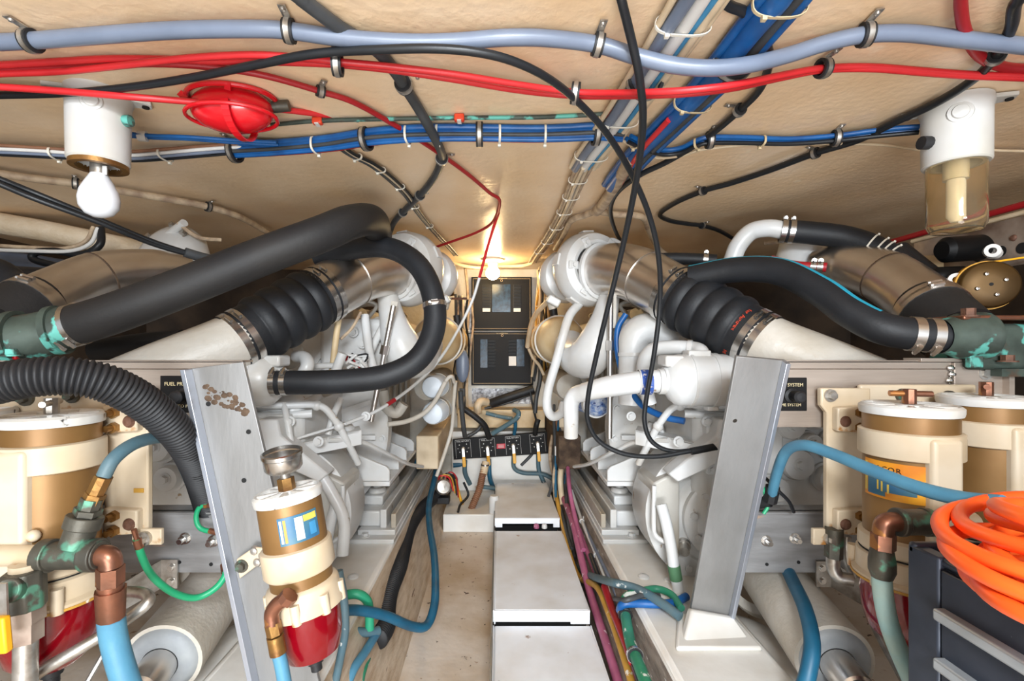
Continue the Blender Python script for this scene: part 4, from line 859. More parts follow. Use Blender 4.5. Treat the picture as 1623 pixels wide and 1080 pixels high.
# right
k = root('striped_hose', P(1300, 470, 1.14), 'black rubber hose with a turquoise stripe sweeping to the right bronze manifold', 'hose')
hp = PL([(1095, 440, 1.38), (1165, 428, 1.31), (1235, 431, 1.23), (1300, 462, 1.14), (1350, 497, 1.08), (1410, 524, 1.03), (1500, 534, 1.0)])
MB().tube(hp, .0345, 32, 10).ob('hose_body', 'hoseblack', k)
vs = []; fs = []; path = resample(hp, 10)[:-14]
for i, p in enumerate(path):
    t = (path[min(i + 1, len(path) - 1)] - path[max(i - 1, 0)]).normalized(); up = V((.12, -.42, .9)); up = (up - t * up.dot(t)).normalized(); b = t.cross(up)
    vs += [p + (up * math.cos(a) + b * math.sin(a)) * .0349 for a in (-.24, -.08, .08, .24)]
    if i: fs += [(4 * i - 4 + j, 4 * i - 3 + j, 4 * i + 1 + j, 4 * i + j) for j in range(3)]
MB().add(vs, fs).ob('stripe', 'stripe', k)
for t in (5.45, 5.75): q, tt = ev(hp, t); hclamp(k, q, tt, .0347, .018, 'stainless', ref=V((0, -.6, -.8)))
k = root('bronze_manifold', P(1560, 590, 1.0), 'green-stained bronze water manifold resting on the right beam', 'manifold')
MB().lathe([(.036, 0), (.038, .02), (.047, .04), (.047, .075), (.05, .08), (.05, .09), (.03, .09)], P(1487, 533, 1.0), (1, 0, 0), 30).ob('inlet_spigot', 'verdigris', k)
MB().mm(P(1540, 513, .985), P(1680, 583, 1.10)).ob('tank_body', 'verdigris', k, bev=.012, seg=3)
MB().mm(P(1528, 500, .97), P(1690, 513, 1.12)).ob('top_flange', 'copper', k, bev=.003); MB().mm(P(1538, 548, .978), P(1550, 583, .99)).ob('side_rib', 'verdigris', k, bev=.002)
MB().hexb(P(1535, 503, .98), (0, 0, 1), .012, .018).ob('bolt', 'rust', k); MB().hexb(P(1597, 574, .97), (0, 0, 1), .011, .014).ob('bolt', 'rust', k)
MB().mm(P(1588, 585, .975), P(1690, 592, 1.1)).ob('base_flange', 'verdigris', k)
tag(MB().mm(P(1460, 568, 1.005), P(1570, 573, 1.05)).ob('slotted_strip', 'alu_reflect', bev=.001), 'flat slotted metal strip lying on the right beam', 'strip')
hose('white_pipe', PL([(1160, 415, 1.52), (1170, 390, 1.51), (1190, 368, 1.49), (1218, 362, 1.46), (1245, 366, 1.44)]), .0265, 'engine', 'white painted bent pipe high on the right engine', cat='pipe', n=24)
k = hose('rubber_hose', PL([(1238, 366, 1.445), (1280, 369, 1.42), (1340, 377, 1.38), (1395, 397, 1.33), (1440, 428, 1.29), (1470, 452, 1.27)]), .033, 'hoseblack', 'black rubber hose with four pale cable ties near the right hull side', (.08, .4), n=28)
for t in (2.7, 2.95, 3.12, 3.3):
    q, tt = ev(PL([(1238, 366, 1.445), (1280, 369, 1.42), (1340, 377, 1.38), (1395, 397, 1.33), (1440, 428, 1.29), (1470, 452, 1.27)]), t); tie(k, q, tt, .0335)
hose('rubber_hose', PL([(1020, 412, 1.6), (1060, 410, 1.57), (1100, 411, 1.54), (1135, 413, 1.52)]), .019, 'hoseblack', 'short black hose joining the right turbocharger to the white pipe', (2.5,), n=20)
hose('small_hose', PL([(1222, 412, 1.40), (1260, 421, 1.36), (1310, 424, 1.32)]), .013, 'redcabledark', 'thin dark red hose above the striped hose', (1.6, 1.8), n=14)
blue([(1222, 790, 1.10), (1232, 748, 1.04), (1247, 715, .98), (1275, 706, .92), (1320, 720, .86), (1380, 745, .79), (1450, 772, .725), (1520, 790, .67), (1590, 798, .62)], .0105, 'bluehose', 'blue hose crossing in front of the right fuel filter')
k = root('hose_fitting', P(1220, 800, 1.0), 'dark hose end fitting with small green wire behind the right post', 'fitting')
MB().cyl(P(1225, 772, 1.09), P(1220, 795, 1.10), .0155, n=8).cyl(P(1220, 795, 1.10), P(1190, 800, 1.13), .013, n=12).ob('elbow', 'rubber', k)
MB().tube(PL([(1210, 755, 1.10), (1230, 775, 1.075), (1250, 795, 1.08), (1258, 812, 1.1)]), .004, 8).ob('strap_wire', 'cableblack', k); MB().tube(PL([(1208, 770, 1.1), (1217, 800, 1.1), (1210, 815, 1.1)]), .004, 8).ob('green_wire', 'greenwire', k)
blue([(1246, 900, 1.16), (1258, 925, 1.10), (1276, 965, 1.0), (1287, 1015, .93), (1282, 1062, .90), (1268, 1110, .89)], .0145, 'tealhose', 'teal hose hanging in front of the right stern tube')
k = root('pipe_fittings', P(1400, 900, .75), 'copper elbow and bronze coupling on the right fuel filter port', 'fitting')
MB().cyl(P(1470, 828, .745), P(1540, 828, .76), .0165, n=20).ob('port_pipe', 'cream', k)
MB().cyl(P(1423, 828, .74), P(1473, 828, .745), .0195, n=26).cyl(P(1421, 828, .74), P(1430, 828, .74), .0215, n=26).cyl(P(1463, 828, .745), P(1474, 828, .745), .0215, n=26).ob('coupling', 'bronze', k, bev=.0015)
MB().tube(PL([(1432, 828, .74), (1410, 828, .74), (1402, 834, .74), (1400, 850, .74)]), .0145, 20).ob('elbow', 'copper', k)
MB().cyl(P(1400, 846, .74), P(1399.5, 870, .741), .0165, n=6).ob('nut', 'copper', k)
MB().lathe([(.013, 0), (.016, -.004), (.0185, -.02), (.0185, -.034), (.014, -.046)], P(1398, 869, .742), (0, 0, 1), 10).ob('swivel_nut', 'bronze', k)
blue([(1397, 912, .745), (1400, 945, .745), (1408, 985, .745), (1424, 1030, .745), (1448, 1085, .745)], .0135, 'paleblue', 'pale weathered hose below the copper elbow beside the toolbox')
k = root('drain_elbow', P(1340, 910, .97), 'tarnished drain elbow below the right filter bracket', 'fitting')
MB().cyl(P(1322, 838, .975), P(1322, 862, .975), .017, n=10).cyl(P(1322, 860, .975), P(1321, 884, .975), .0165, n=6).ob('nut', 'bronze', k)
MB().tube(PL([(1321, 880, .975), (1321, 900, .975), (1330, 915, .97), (1352, 920, .96)]), .0125, 18).ob('elbow', 'zinc', k)
MB().tube(PL([(1342, 850, .985), (1343, 885, .985), (1352, 915, .985)]), .008, 12).ob('stand_pipe', 'zinc', k)
# right engine cooling pipes only found on that side
k = root('coolant_cross_pipe', P(960, 650, 1.38), 'white coolant pipe with blue banded joint on the right engine', 'pipe')
MB().tube(PL([(1066, 604, 1.30), (1015, 606, 1.32), (965, 613, 1.36), (925, 622, 1.40)]), [.031, .031, .030, .0265], 24).tube(PL([(928, 622, 1.40), (912, 627, 1.42), (905, 640, 1.43), (905, 665, 1.44), (905, 693, 1.45)]), [.0268, .0255, .0235, .022, .021], 24).ob('pipe', 'engine', k)
MB().ring(P(1023, 606, 1.315), V((1, -.05, 0)), .0308, .0345, .03, 24).ob('rubber_joint', 'blueband', k)
MB().ring(P(1048, 605, 1.305), V((1, -.05, 0)), .0315, .035, .016, 24).ob('pipe_band', 'engine', k); MB().ring(P(1014, 606, 1.32), V((1, -.05, 0)), .0335, .0355, .008, 24).ob('pipe_band', 'engine', k)
hose('cooling_hose', PL([(992, 498, 1.58), (979, 522, 1.585), (979, 560, 1.585), (990, 600, 1.56), (1015, 640, 1.50), (1050, 660, 1.43), (1085, 668, 1.39)]), .0098, 'bluecable', 'bright blue hose threading behind the white pipe on the right engine', n=14)
MBk = hose('white_hose', PL([(918, 482, 1.80), (903, 500, 1.76), (893, 530, 1.74), (881, 575, 1.74), (869, 618, 1.74), (867, 645, 1.74), (875, 660, 1.75), (888, 656, 1.76), (894, 640, 1.78)]), .0165, 'engine', 'white painted hose curving down beside the black panels', n=18)
k = root('oil_filter', P(945, 645, 1.9), 'canister wrapped in blue foil on the right engine', 'filter')
MB().lathe([(.0001, -.04), (.03, -.038), (.042, -.028), (.046, -.01), (.046, .12)], P(944, 640, 1.75), (-.2, 1, 0), 28).ob('canister', 'bluecloth', k); MB().ring(P(944, 640, 1.75), V((-.2, 1, 0)), .044, .052, .02, 28).ob('rim', 'engine', k)
for i, (x, y) in enumerate(((685, 614), (685, 656))):
    k = root('oil_filter', P(x, y + 20, 2.0), ['upper', 'lower'][i] + ' round pale blue oil filter on the left engine', 'filter', 'oil filters on the left engine')
    MB().lathe([(.0001, -.008), (.03, -.006), (.042, 0), (.0475, .012), (.0475, .16)], P(x, y, 1.98), (.12, 1, 0), 30).ob('canister', 'filterwhite', k); MB().ring(P(x, y, 1.98) + V((.01, .12, 0)), V((.12, 1, 0)), .046, .053, .03, 30).ob('filter_head', 'engine2', k)
# hoses on the inner face of the left stringer
hose('raw_water_hose', PL([(655, 752, 2.35), (666, 722, 2.4), (684, 716, 2.4), (692, 735, 2.35), (688, 762, 2.2), (680, 800, 2.02), (681, 835, 1.86), (688, 880, 1.66), (690, 925, 1.51), (688, 962, 1.42), (676, 992, 1.36), (652, 993, 1.31), (610, 976, 1.23), (570, 968, 1.17), (540, 968, 1.12)]), .0125, 'tealhose', 'dark teal hose dropping along the walkway and turning left', n=16)
corr('corrugated_conduit', PL([(718, 760, 2.5), (693, 785, 2.32), (668, 808, 2.12), (650, 835, 1.93), (640, 868, 1.76), (632, 900, 1.6), (618, 935, 1.48), (612, 965, 1.40), (611, 992, 1.33), (598, 1015, 1.26)]), .0262, 'rubber', 'black corrugated conduit lying along the left stringer face', .0085, .0022, 18)
for pts, r, m, lab in (
    ([(540, 945, 1.2), (565, 942, 1.2), (580, 950, 1.21), (585, 965, 1.22), (586, 998, 1.22)], .0115, 'greenhose', 'short green hose bending down at the left stringer'),
    ([(537, 905, 1.02), (545, 950, 1.02), (547, 1000, 1.02), (540, 1040, 1.02), (528, 1100, 1.02)], .0085, 'slatehose', 'thin blue-grey hose right beside the red filter bowl'),
    ([(598, 1003, 1.25), (580, 1032, 1.17), (560, 1062, 1.1), (545, 1100, 1.06)], .0105, 'bluehose', 'light blue hose emerging from the black corrugated conduit'),
    ([(545, 995, 1.18), (565, 1001, 1.2), (585, 1003, 1.22), (600, 1000, 1.24)], .011, 'slatehose', 'short grey-blue hose crossing to the corrugated conduit'),
    ([(583, 1045, 1.2), (575, 1065, 1.15), (568, 1100, 1.1)], .0085, 'greenpaint', 'green hose at the foot of the left stringer')):
    hose('small_hose', PL(pts), r, m, lab, n=14)
# hoses on the inner face of the right stringer
def RS(l, X=.30): return [P(x, y, (X + (e[0] if e else 0)) * F / (x - CX)) for x, y, *e in l]
for pts, r, m, lab, nm_ in (
    ([(893, 790), (907, 826), (920, 880), (934, 935), (952, 993), (970, 1050), (985, 1100)], .0125, 'pinkhose', 'faded pink pipe along the right side of the covers', 'painted_pipe'),
    ([(918, 840, .02), (928, 868, .025), (940, 900, .03), (955, 935, .03), (985, 1000, .03), (1010, 1080, .03)], .0085, 'pinkhose', 'thin magenta pipe higher on the right stringer face', 'painted_pipe'),
    ([(878, 735, -.03), (880, 775, -.03), (890, 825, -.02), (903, 878, -.02), (918, 915, -.01), (945, 930, .01), (962, 965, .015), (985, 1030, .015), (1005, 1095, .015)], .0095, 'ochrehose', 'ochre hose snaking beside the walkway covers', 'small_hose'),
    ([(893, 720, .0), (888, 760, -.01), (892, 800, -.005)], .013, 'beige', 'white taped hose at the far right of the covers', 'small_hose'),
    ([(899, 760, .02), (898, 800, .0), (905, 850, .0), (911, 885, .0)], .008, 'cablegrey', 'grey hose hugging the far right stringer', 'small_hose'),
    ([(906, 778, .03), (922, 826, .035), (945, 880, .04), (962, 925, .04), (972, 955, .04)], .0065, 'engine', 'thin white pipe clipped to the right stringer', 'painted_pipe')):
    hose(nm_, RS(pts), r, m, lab, cat='pipe' if 'pipe' in nm_ else 'hose', n=14)
def TS(l): return [PZ(x, y, Z(z)) for x, y, z in l]
for pts, r, m, lab in (
    (RS([(898, 870, .005), (912, 893, .01), (930, 910, .015)]) + TS([(965, 922, -.672), (1010, 934, -.652), (1048, 956, -.652), (1078, 978, -.66)]), .0115, 'slatehose', 'slate blue hose crossing over the right stringer'),
    (TS([(982, 968, -.70), (988, 958, -.672), (1015, 957, -.67), (1045, 958, -.67), (1070, 955, -.67), (1088, 946, -.67)]), .0105, 'bluecable', 'dark blue hose lying on the right stringer top'),
    (TS([(985, 962, -.71), (992, 946, -.668), (1012, 939, -.662), (1040, 934, -.66), (1064, 943, -.66), (1080, 965, -.665)]), .0095, 'greenpaint', 'green paint-spattered hose looping over the right stringer'),
    (TS([(975, 950, -.70), (990, 952, -.66), (1020, 944, -.655), (1045, 945, -.665)]), .007, 'cablegrey', 'thin dark hose tangled on the right stringer top')):
    hose('small_hose', pts, r, m, lab, n=14)
gp = RS([(990, 968, .034), (994, 992, .027), (1000, 1022, .022), (1013, 1055, .017), (1032, 1105, .012)]); k = root('green_pipe', gp[0], 'green hose spattered with white paint in black clamps at lower right', 'hose')
MB().tube(gp, .0135, 16).ob('hose_body', 'greenpaint', k)
for t in (.25, 2.55):
    q, tt = ev(gp, t); MB().ring(q, tt, .0135, .018, .014, 20).ob('rubber_cushion', 'rubber', k); MB().ring(q, tt, .018, .0195, .008, 20).ob('metal_band', 'steel', k)

for pts, r, m, lab, nm_ in (
    ([(900, 742, .01), (902, 770, .0), (907, 800, .005), (915, 835, .01), (925, 872, .012)], .009, 'pinkhose', 'short magenta pipe with a bend near the far covers', 'painted_pipe'),
    ([(884, 745, -.02), (886, 790, -.015), (896, 835, -.012), (906, 870, -.01)], .0075, 'cablegrey', 'grey hose between the ochre hose and the covers', 'small_hose'),
    ([(936, 880, .02), (952, 925, .025), (966, 960, .025), (982, 1000, .022), (1004, 1050, .02), (1020, 1095, .018)], .0085, 'cableblack', 'black hose running down beside the green hose', 'small_hose'),
    ([(912, 800, .036), (930, 842, .04), (950, 884, .042), (965, 915, .044), (978, 948, .046)], .0055, 'conduitgrey', 'thin grey pipe high on the right stringer face', 'painted_pipe'),
    ([(958, 930, .02), (972, 970, .02), (988, 1010, .018), (1003, 1050, .016)], .0105, 'redcabledark', 'crimson hose between the ochre and green hoses', 'small_hose')):
    hose(nm_, RS(pts), r, m, lab, cat='pipe' if 'pipe' in nm_ else 'hose', n=12)
for i, (x, y, o) in enumerate(((922, 826, .035), (945, 880, .04), (962, 925, .04))):
    k = root('pipe_clip', RS([(x, y, o)])[0], ['farthest', 'middle', 'nearest'][i] + ' white clip on the thin pipe of the right stringer', 'clip', 'pipe clips on the right stringer'); q = RS([(x, y, o)])[0]
    MB().ring(q, V((.02, 1, -.02)), .007, .010, .012, 14).ob('band', 'engine', k); MB().box(q + V((.006, 0, .012)), (.004, .012, .016)).ob('tab', 'zinc', k)
# ---------------------------------------------------------------- ceiling cables
def ext(pts, a=None, z=None):
    return ([C(*a)] if a else []) + list(pts) + ([C(*z)] if z else [])
def cl(pts, t, r, lab, side=V((0, -1, 0)), **kw):
    q, tt = ev(pts, t); return pclamp(q, tt, r, lab, side=side, **kw)
gc = CL([(-50, 68, .017), (0, 67, .017), (60, 64, .017), (160, 56, .02), (280, 48, .02), (400, 46, .018), (458, 49, .017), (540, 60, .022), (640, 67, .024), (720, 66, .022), (800, 60, .02), (870, 61, .018), (948, 71, .02), (1010, 90, .04), (1070, 104, .055), (1130, 108, .062), (1190, 102, .058), (1250, 87, .035), (1310, 68, .022), (1372, 55, .017), (1440, 53, .018), (1520, 62, .02), (1623, 73, .022), (1690, 78, .022)])
cable('grey_conduit', ext(gc, (-480, 74, .017), (2080, 92, .02)), .0112, 'conduitgrey', 'thick grey conduit snaking across the front of the ceiling', 'conduit', n=18)
for t, l in ((1.85, 'cable clamp on the grey conduit near the left edge'), (6, 'cable clamp on the grey conduit above the black cable'), (12, 'cable clamp on the grey conduit right of centre'), (19, 'cable clamp on the grey conduit at upper right')): cl(gc, t, .0118, l)
ra = CL([(-50, 119, .02), (0, 117, .02), (100, 113, .022), (200, 103, .024), (300, 92, .024), (400, 87, .026), (480, 92, .03), (535, 98, .034), (620, 106, .034), (720, 118, .034), (820, 134, .034), (912, 146, .034), (1000, 147, .06), (1080, 144, .078), (1160, 135, .075), (1240, 119, .04), (1305, 108, .02), (1380, 106, .016), (1460, 112, .018), (1540, 118, .02), (1623, 121, .02), (1690, 124, .02)])
rb = CL([(-50, 105, .014), (0, 103, .014), (100, 97, .014), (180, 93, .014), (260, 94, .016), (340, 97, .018), (430, 98, .024), (530, 102, .03), (620, 111, .03), (720, 126, .03), (820, 143, .03), (912, 152, .032), (1000, 152, .056), (1080, 149, .073), (1160, 140, .07), (1240, 123, .038), (1305, 111, .02), (1380, 109, .018), (1460, 115, .02), (1540, 121, .022), (1623, 124, .022), (1690, 127, .022)])
cable('red_cable', ext(ra, (-480, 126, .02), (2080, 134, .02)), .0052, 'redcable', 'bright red cable arching just under the grey conduit', group='red cables')
cable('red_cable', ext(rb, (-480, 114, .014), (2080, 138, .02)), .0052, 'redcable', 'second red cable running tight behind the first across the ceiling', group='red cables')
rc = [C(-50, 136, .03), C(0, 138, .03), C(90, 144, .034), C(200, 153, .04), P(300, 161, .84), P(400, 169, .88), P(520, 183, .96), P(620, 200, 1.05), P(700, 218, 1.14), P(765, 238, 1.24), P(800, 258, 1.34), P(813, 280, 1.44), P(806, 305, 1.54), P(795, 325, 1.62), P(785, 352, 1.7), P(772, 395, 1.78), P(760, 440, 1.84)]
rw = [P(760, 440, 1.84), P(748, 478, 1.86), P(725, 525, 1.84), P(695, 572, 1.78), P(655, 612, 1.68), P(600, 650, 1.56), P(548, 672, 1.45)]
k = root('control_cable', rc[0], 'long red control cable that turns white and drops to the left engine linkage', 'cable')
MB().tube(ext(rc, (-480, 122, .02)), .0056, 10).ob('red_sheath', 'redcable', k); MB().tube(rw, .0056, 10).ob('white_sheath', 'engine', k)
MB().cyl(*[ev(rw, t)[0] for t in (4.55, 4.75)], .0075, n=10).ob('red_tape', 'redcabledark', k); MB().cyl(P(548, 672, 1.45), P(440, 705, 1.33), .004, n=8).ob('push_rod', 'engine', k); MB().hexb(P(540, 674, 1.44), P(440, 705, 1.33) - P(548, 672, 1.45), .010, .022, False).ob('end_nut', 'zinc', k)
MB().cyl(P(440, 705, 1.33), P(420, 710, 1.31), .011, n=8).ob('clevis', 'engine', k)
rd = CL([(-50, 112, .014), (0, 110, .014), (120, 106, .014), (240, 101, .012), (330, 106, .01), (420, 120, .01), (508, 145, .011), (560, 162, .011), (620, 195, .011), (680, 232, .011), (740, 275, .011), (775, 305, .011), (792, 320, .014)])
cable('red_cable', ext(rd, (-480, 118, .014)) + [P(781, 352, 1.72), P(757, 368, 1.85), P(725, 380, 1.95), P(690, 392, 2.05)], .0052, 'redcabledark', 'darker red cable crossing diagonally toward the lit bulb', group='red cables')
cl(rd, 6, .0056, 'small cable clamp on the dark red diagonal cable'); 
q, tt = ev(ra, 7); pclamp(q + V((0, 0, -.004)), tt, .0125, 'cable clamp gripping red and black cables below the conduit', side=V((0, -1, 0)))
q, tt = ev(ra, 11); pclamp(q + V((0, 0, -.002)), tt, .0135, 'white cable clamp hanging on the red pair at centre right', side=V((0, 1, 0)))
cl([a for a in ra], 16, .0105, 'cable clamp on the red pair under the grey conduit at right')
# black cables
bk = CL([(-50, 151, .026), (0, 151, .026), (100, 148, .03), (200, 139, .03), (300, 124, .03), (400, 104, .034), (480, 88, .036), (535, 82, .036), (600, 79, .04), (680, 77, .042), (750, 82, .044), (810, 96, .046), (865, 122, .048)]) + [P(912, 158, .80), P(962, 212, .88), P(1003, 280, .98), P(1030, 345, 1.06), P(1044, 410, 1.12), P(1046, 480, 1.18), P(1037, 560, 1.22), P(1024, 635, 1.26), P(1022, 672, 1.27), P(1035, 702, 1.275), P(1070, 716, 1.27), P(1133, 709, 1.25)]
cable('black_cable', ext(bk, (-480, 150, .026)), .0062, 'cableblack', 'black cable arching from the left ceiling then hanging to the right engine', n=12)
b2 = [P(975, -40, .60), P(985, 0, .62), P(1000, 60, .66), P(1013, 120, .70), P(1019, 180, .76), P(1015, 240, .84), P(1004, 310, .94), P(986, 395, 1.04), P(963, 490, 1.12), P(944, 570, 1.18), P(932, 630, 1.22), P(932, 668, 1.24), P(950, 700, 1.25), P(990, 720, 1.25), P(1040, 724, 1.25), P(1090, 716, 1.25), P(1133, 709, 1.25)]
cable('black_cable', [C(880, -420, .008), P(935, -180, .475)] + b2, .0062, 'cableblack', 'black cable falling from the top edge in a long loop to the right engine', n=12)
k = root('cable_end', P(1135, 709, 1.25), 'black rubber joint where both hanging cables meet the right engine', 'cable end')
MB().cyl(P(1095, 716, 1.25), P(1136, 708, 1.25), .0095, n=14).ob('joint_sleeve', 'cableblack', k); MB().cyl(P(1134, 709, 1.25), P(1146, 700, 1.25), .012, n=8).ob('end_fitting', 'engine', k)
dg = CL([(455, -20, .012), (480, 0, .012), (540, 45, .013), (595, 78, .013), (625, 112, .013), (640, 135, .012), (662, 170, .012), (682, 205, .03), (697, 235, .03), (700, 252, .014), (690, 278, .012), (670, 305, .012), (645, 330, .012), (625, 352, .014), (617, 372, .03)])
cable('grey_hose', ext(dg, (-52, -400, .012)), .0098, 'cablegrey', 'dark grey hose running diagonally across the ceiling left of centre', 'hose', n=14)
for t, l in ((5, 'round clamp on the grey diagonal hose below the red pair'), (9, 'round clamp on the grey diagonal hose below the blue bundle'), (11.2, 'round clamp on the grey hose near the left turbocharger'), (12.3, 'last clamp on the grey hose above the left turbocharger')): cl(dg, t, .0102, l, side=V((1, 0, 0)), wd=.018)
gt = CL([(430, 198, .008), (500, 192, .008), (600, 189, .008), (728, 187, .008), (850, 186, .008), (960, 181, .008), (980, 180, .008)])
k = root('green_tube', gt[0], 'thin dark green tube with red clips above the blue bundle', 'tube'); MB().tube(gt, .0042, 10).ob('tube', 'verdigris', k)
for t in (1.04, 3, 5.1):
    q, tt = ev(gt, t); c_ = MB().box(q, (.020, .014, .014)).ob('clip', 'letterred', k, bev=.003); MB().box(q - V((0, .0, .0075)), (.008, .016, .002)).ob('clip_band', 'labelwhite', c_)
def bundle(lab, pts, strands, ties=(), tr=.02, tm='tie_white', cat='cable bundle', name='cable_bundle', n=10, tref=V((0, -1, 0))):
    k = root(name, pts[0], lab, cat)
    for j, (du, dv, r, m, *nm_) in enumerate(strands):
        pp = []
        for i, p in enumerate(pts):
            t = (pts[min(i + 1, len(pts) - 1)] - pts[max(i - 1, 0)]).normalized(); sd = t.cross(V((0, 0, 1))).normalized()
            pp.append(p + sd * (du + .0012 * math.sin(i * 1.3 + j * 2)) + V((0, 0, dv)))
        MB().tube(pp, r, n).ob(nm_[0] if nm_ else 'cable', m, k)
    lo = min(q_[0] - q_[2] for q_ in strands) - .0025; hi = max(q_[0] + q_[2] for q_ in strands) + .0025; vl = min(q_[1] - q_[2] for q_ in strands) - .002; vh = max(q_[1] + q_[2] for q_ in strands) + .002
    for t in ties:
        q, tt = ev(pts, t); sd = tt.cross(V((0, 0, 1))).normalized(); c = q + sd * (lo + hi) / 2 + V((0, 0, (vl + vh) / 2)); A_, B_ = (hi - lo) / 2 * .93, (vh - vl) / 2 * .85; vs = []; fs = []; n_ = 24
        for i in range(n_):
            a = 2 * math.pi * i / n_; ca, sa = math.cos(a), math.sin(a); e = .75; pa = math.copysign(abs(ca) ** e, ca); pb = math.copysign(abs(sa) ** e, sa)
            for ro in (0, .0014):
                for w2 in (-.0022, .0022): vs.append(c + sd * pa * (A_ + ro) + V((0, 0, 1)) * pb * (B_ + ro) + tt * w2)
        for i in range(n_):
            j = (i + 1) % n_; x, y = 4 * i, 4 * j
            fs += [(x + 2, x + 3, y + 3, y + 2), (x, y, y + 1, x + 1), (x, x + 2, y + 2, y), (x + 1, y + 1, y + 3, x + 3)]
        tb_ = MB().add(vs, fs); tb_.box(c + sd * A_ * -.6 - V((0, 0, B_ + .002)), (.006, .006, .005)); tb_.ob('cable_tie', tm, k)
    return k
bp = CL([(195, 252, .028), (260, 250, .026), (320, 245, .024), (372, 240, .022), (440, 236, .022), (520, 229, .022), (580, 220, .02), (640, 215, .02), (700, 213, .02), (760, 213, .02), (840, 214, .02), (895, 213, .02), (945, 211, .02), (985, 214, .02)])
bundle('fat blue cable bundle running across the middle of the ceiling', bp[3:], [(0, 0, .0145, 'bluecable'), (.010, .010, .007, 'bluecable'), (-.012, .006, .006, 'bluecable'), (.004, -.012, .005, 'bluecable'), (-.015, -.006, .0035, 'redcabledark'), (.015, -.006, .004, 'cablegrey')], (1.75, 4.1, 4.9, 6.4, 7.4), .0205)
for t, l in ((3.0, 'cable clamp at the left end of the blue bundle'), (6.0, 'cable clamp on the blue bundle left of the red cable crossing'), (9.0, 'cable clamp on the blue bundle right of the red cable crossing'), (12.0, 'cable clamp on the blue bundle beside the white bundle')): cl(bp, t, .0205, l)
wl = CL([(-50, 238, .03), (0, 240, .03), (60, 243, .03), (110, 246, .03), (160, 249, .03), (215, 250, .028), (260, 247, .026), (320, 242, .024), (372, 238, .02), (420, 236, .013), (450, 234, .009)])
bundle('loose bundle of white, grey and black wires behind the left lamp', [C(-450, 230, .03)] + wl, [(-.016, .004, .0035, 'beige', 'wire'), (-.010, 0, .004, 'beige', 'wire'), (-.004, .006, .0035, 'beigedirty', 'wire'), (.002, -.002, .004, 'conduitgrey', 'wire'), (.008, .004, .0035, 'cableblack', 'wire'), (.014, 0, .004, 'labelwhite', 'wire'), (.018, .006, .0035, 'brownhose', 'wire'), (-.001, -.007, .0035, 'cableblack', 'wire'), (.010, -.006, .0035, 'conduitgrey', 'wire')], (3.55, 7.05,), .02, tref=V((0, -1, -1)))
bl = CL([(205, 214, .02), (240, 217, .02), (300, 219, .02), (370, 224, .02), (440, 228, .02)])
k = bundle('pair of blue wires leaving the left lamp', bl, [(-.005, 0, .0042, 'bluecable', 'wire'), (.006, 0, .0042, 'bluecable', 'wire')], (), .012)
for t in (.55, .75): q, tt = ev(bl, t); MB().cyl(q - tt * .004, q + tt * .004, .0105, n=12).ob('white_marker', 'labelwhite', k)
br = CL([(995, 220, .016), (1020, 232, .018), (1050, 241, .02), (1080, 238, .02), (1105, 227, .018), (1125, 222, .016), (1180, 222, .016), (1250, 224, .016), (1325, 219, .016), (1375, 213, .016), (1420, 208, .018), (1456, 205, .022)])
bundle('blue wire bundle dipping then running to the right lamp', br, [(-.004, 0, .0062, 'bluecable'), (.007, .003, .005, 'bluecable'), (.002, -.007, .0045, 'cableblack')], (.5, 4.0, 6.4), .0135, 'tie_tan')
cl(br, 5, .0135, 'cable clamp on the blue wires right of the white bundle'); cl(br, 8, .0125, 'cable clamp on the blue wires near the right lamp')
cable('beige_wire', CL([(985, 222, .02), (1010, 236, .022), (1040, 250, .022), (1080, 247, .02), (1120, 236, .018), (1220, 228, .014), (1330, 228, .012), (1400, 230, .012), (1480, 240, .014), (1560, 238, .01), (1640, 240, .01), (2050, 246, .01)]), .0032, 'beige', 'thin beige wire following the blue wires toward the right lamp', 'wire')
# diagonal bundles at upper right
db = CL([(1262, -40, .02), (1232, 0, .02), (1195, 45, .02), (1155, 95, .022), (1115, 140, .022), (1075, 180, .022), (1040, 215, .022), (1010, 245, .022), (985, 275, .02), (968, 296, .018)])
bundle('thick diagonal bundle of blue cables at upper right', [C(1560, -400, .02)] + db, [(0, 0, .0165, 'bluecable'), (.025, 0, .008, 'cablegrey'), (.037, .002, .0075, 'bluecable'), (-.018, .006, .008, 'bluecable'), (.012, .012, .008, 'bluecable')], (2.2, 5.6,), .034, 'tie_tan')
cl([p_ + V((.008, .008, 0)) for p_ in db], 2.9, .028, 'big clamp on the diagonal blue bundle under the grey conduit', side=V((-1, -.3, 0)))
cable('red_cable', CL([(1060, 190, .03), (1040, 212, .034), (1022, 232, .036), (1000, 262, .034), (985, 290, .03)]), .0055, 'redcable', 'short red cable beside the diagonal blue bundle', group='red cables')
cable('blue_cable', CL([(1230, 20, .012), (1190, 78, .012), (1150, 128, .012), (1105, 172, .014), (1060, 205, .016), (1035, 228, .02)]), .0055, 'bluelight', 'thin light blue cable along the right side of the blue bundle')
wb = CL([(1132, -40, .022), (1108, 0, .022), (1075, 50, .022), (1045, 95, .022), (1015, 140, .022), (988, 180, .022), (962, 215, .022), (938, 245, .022), (922, 268, .02)])
bundle('diagonal bundle of cream, grey and blue cables beside the hanging cable', [C(1372, -400, .022)] + wb, [(-.016, 0, .0098, 'conduitgrey'), (-.030, .004, .005, 'beige'), (.004, .002, .0105, 'labelwhite'), (.019, .002, .0052, 'bluelight'), (.029, .002, .007, 'beige'), (.039, .006, .004, 'beige'), (-.006, .014, .006, 'beigedirty')], (2.9, 6.4, 8.2,), .031, tref=V((-.6, -.6, -.5)))
cl(wb, 3.75, .026, 'clamp on the diagonal cream bundle under the grey conduit', side=V((-1, -.3, 0)))
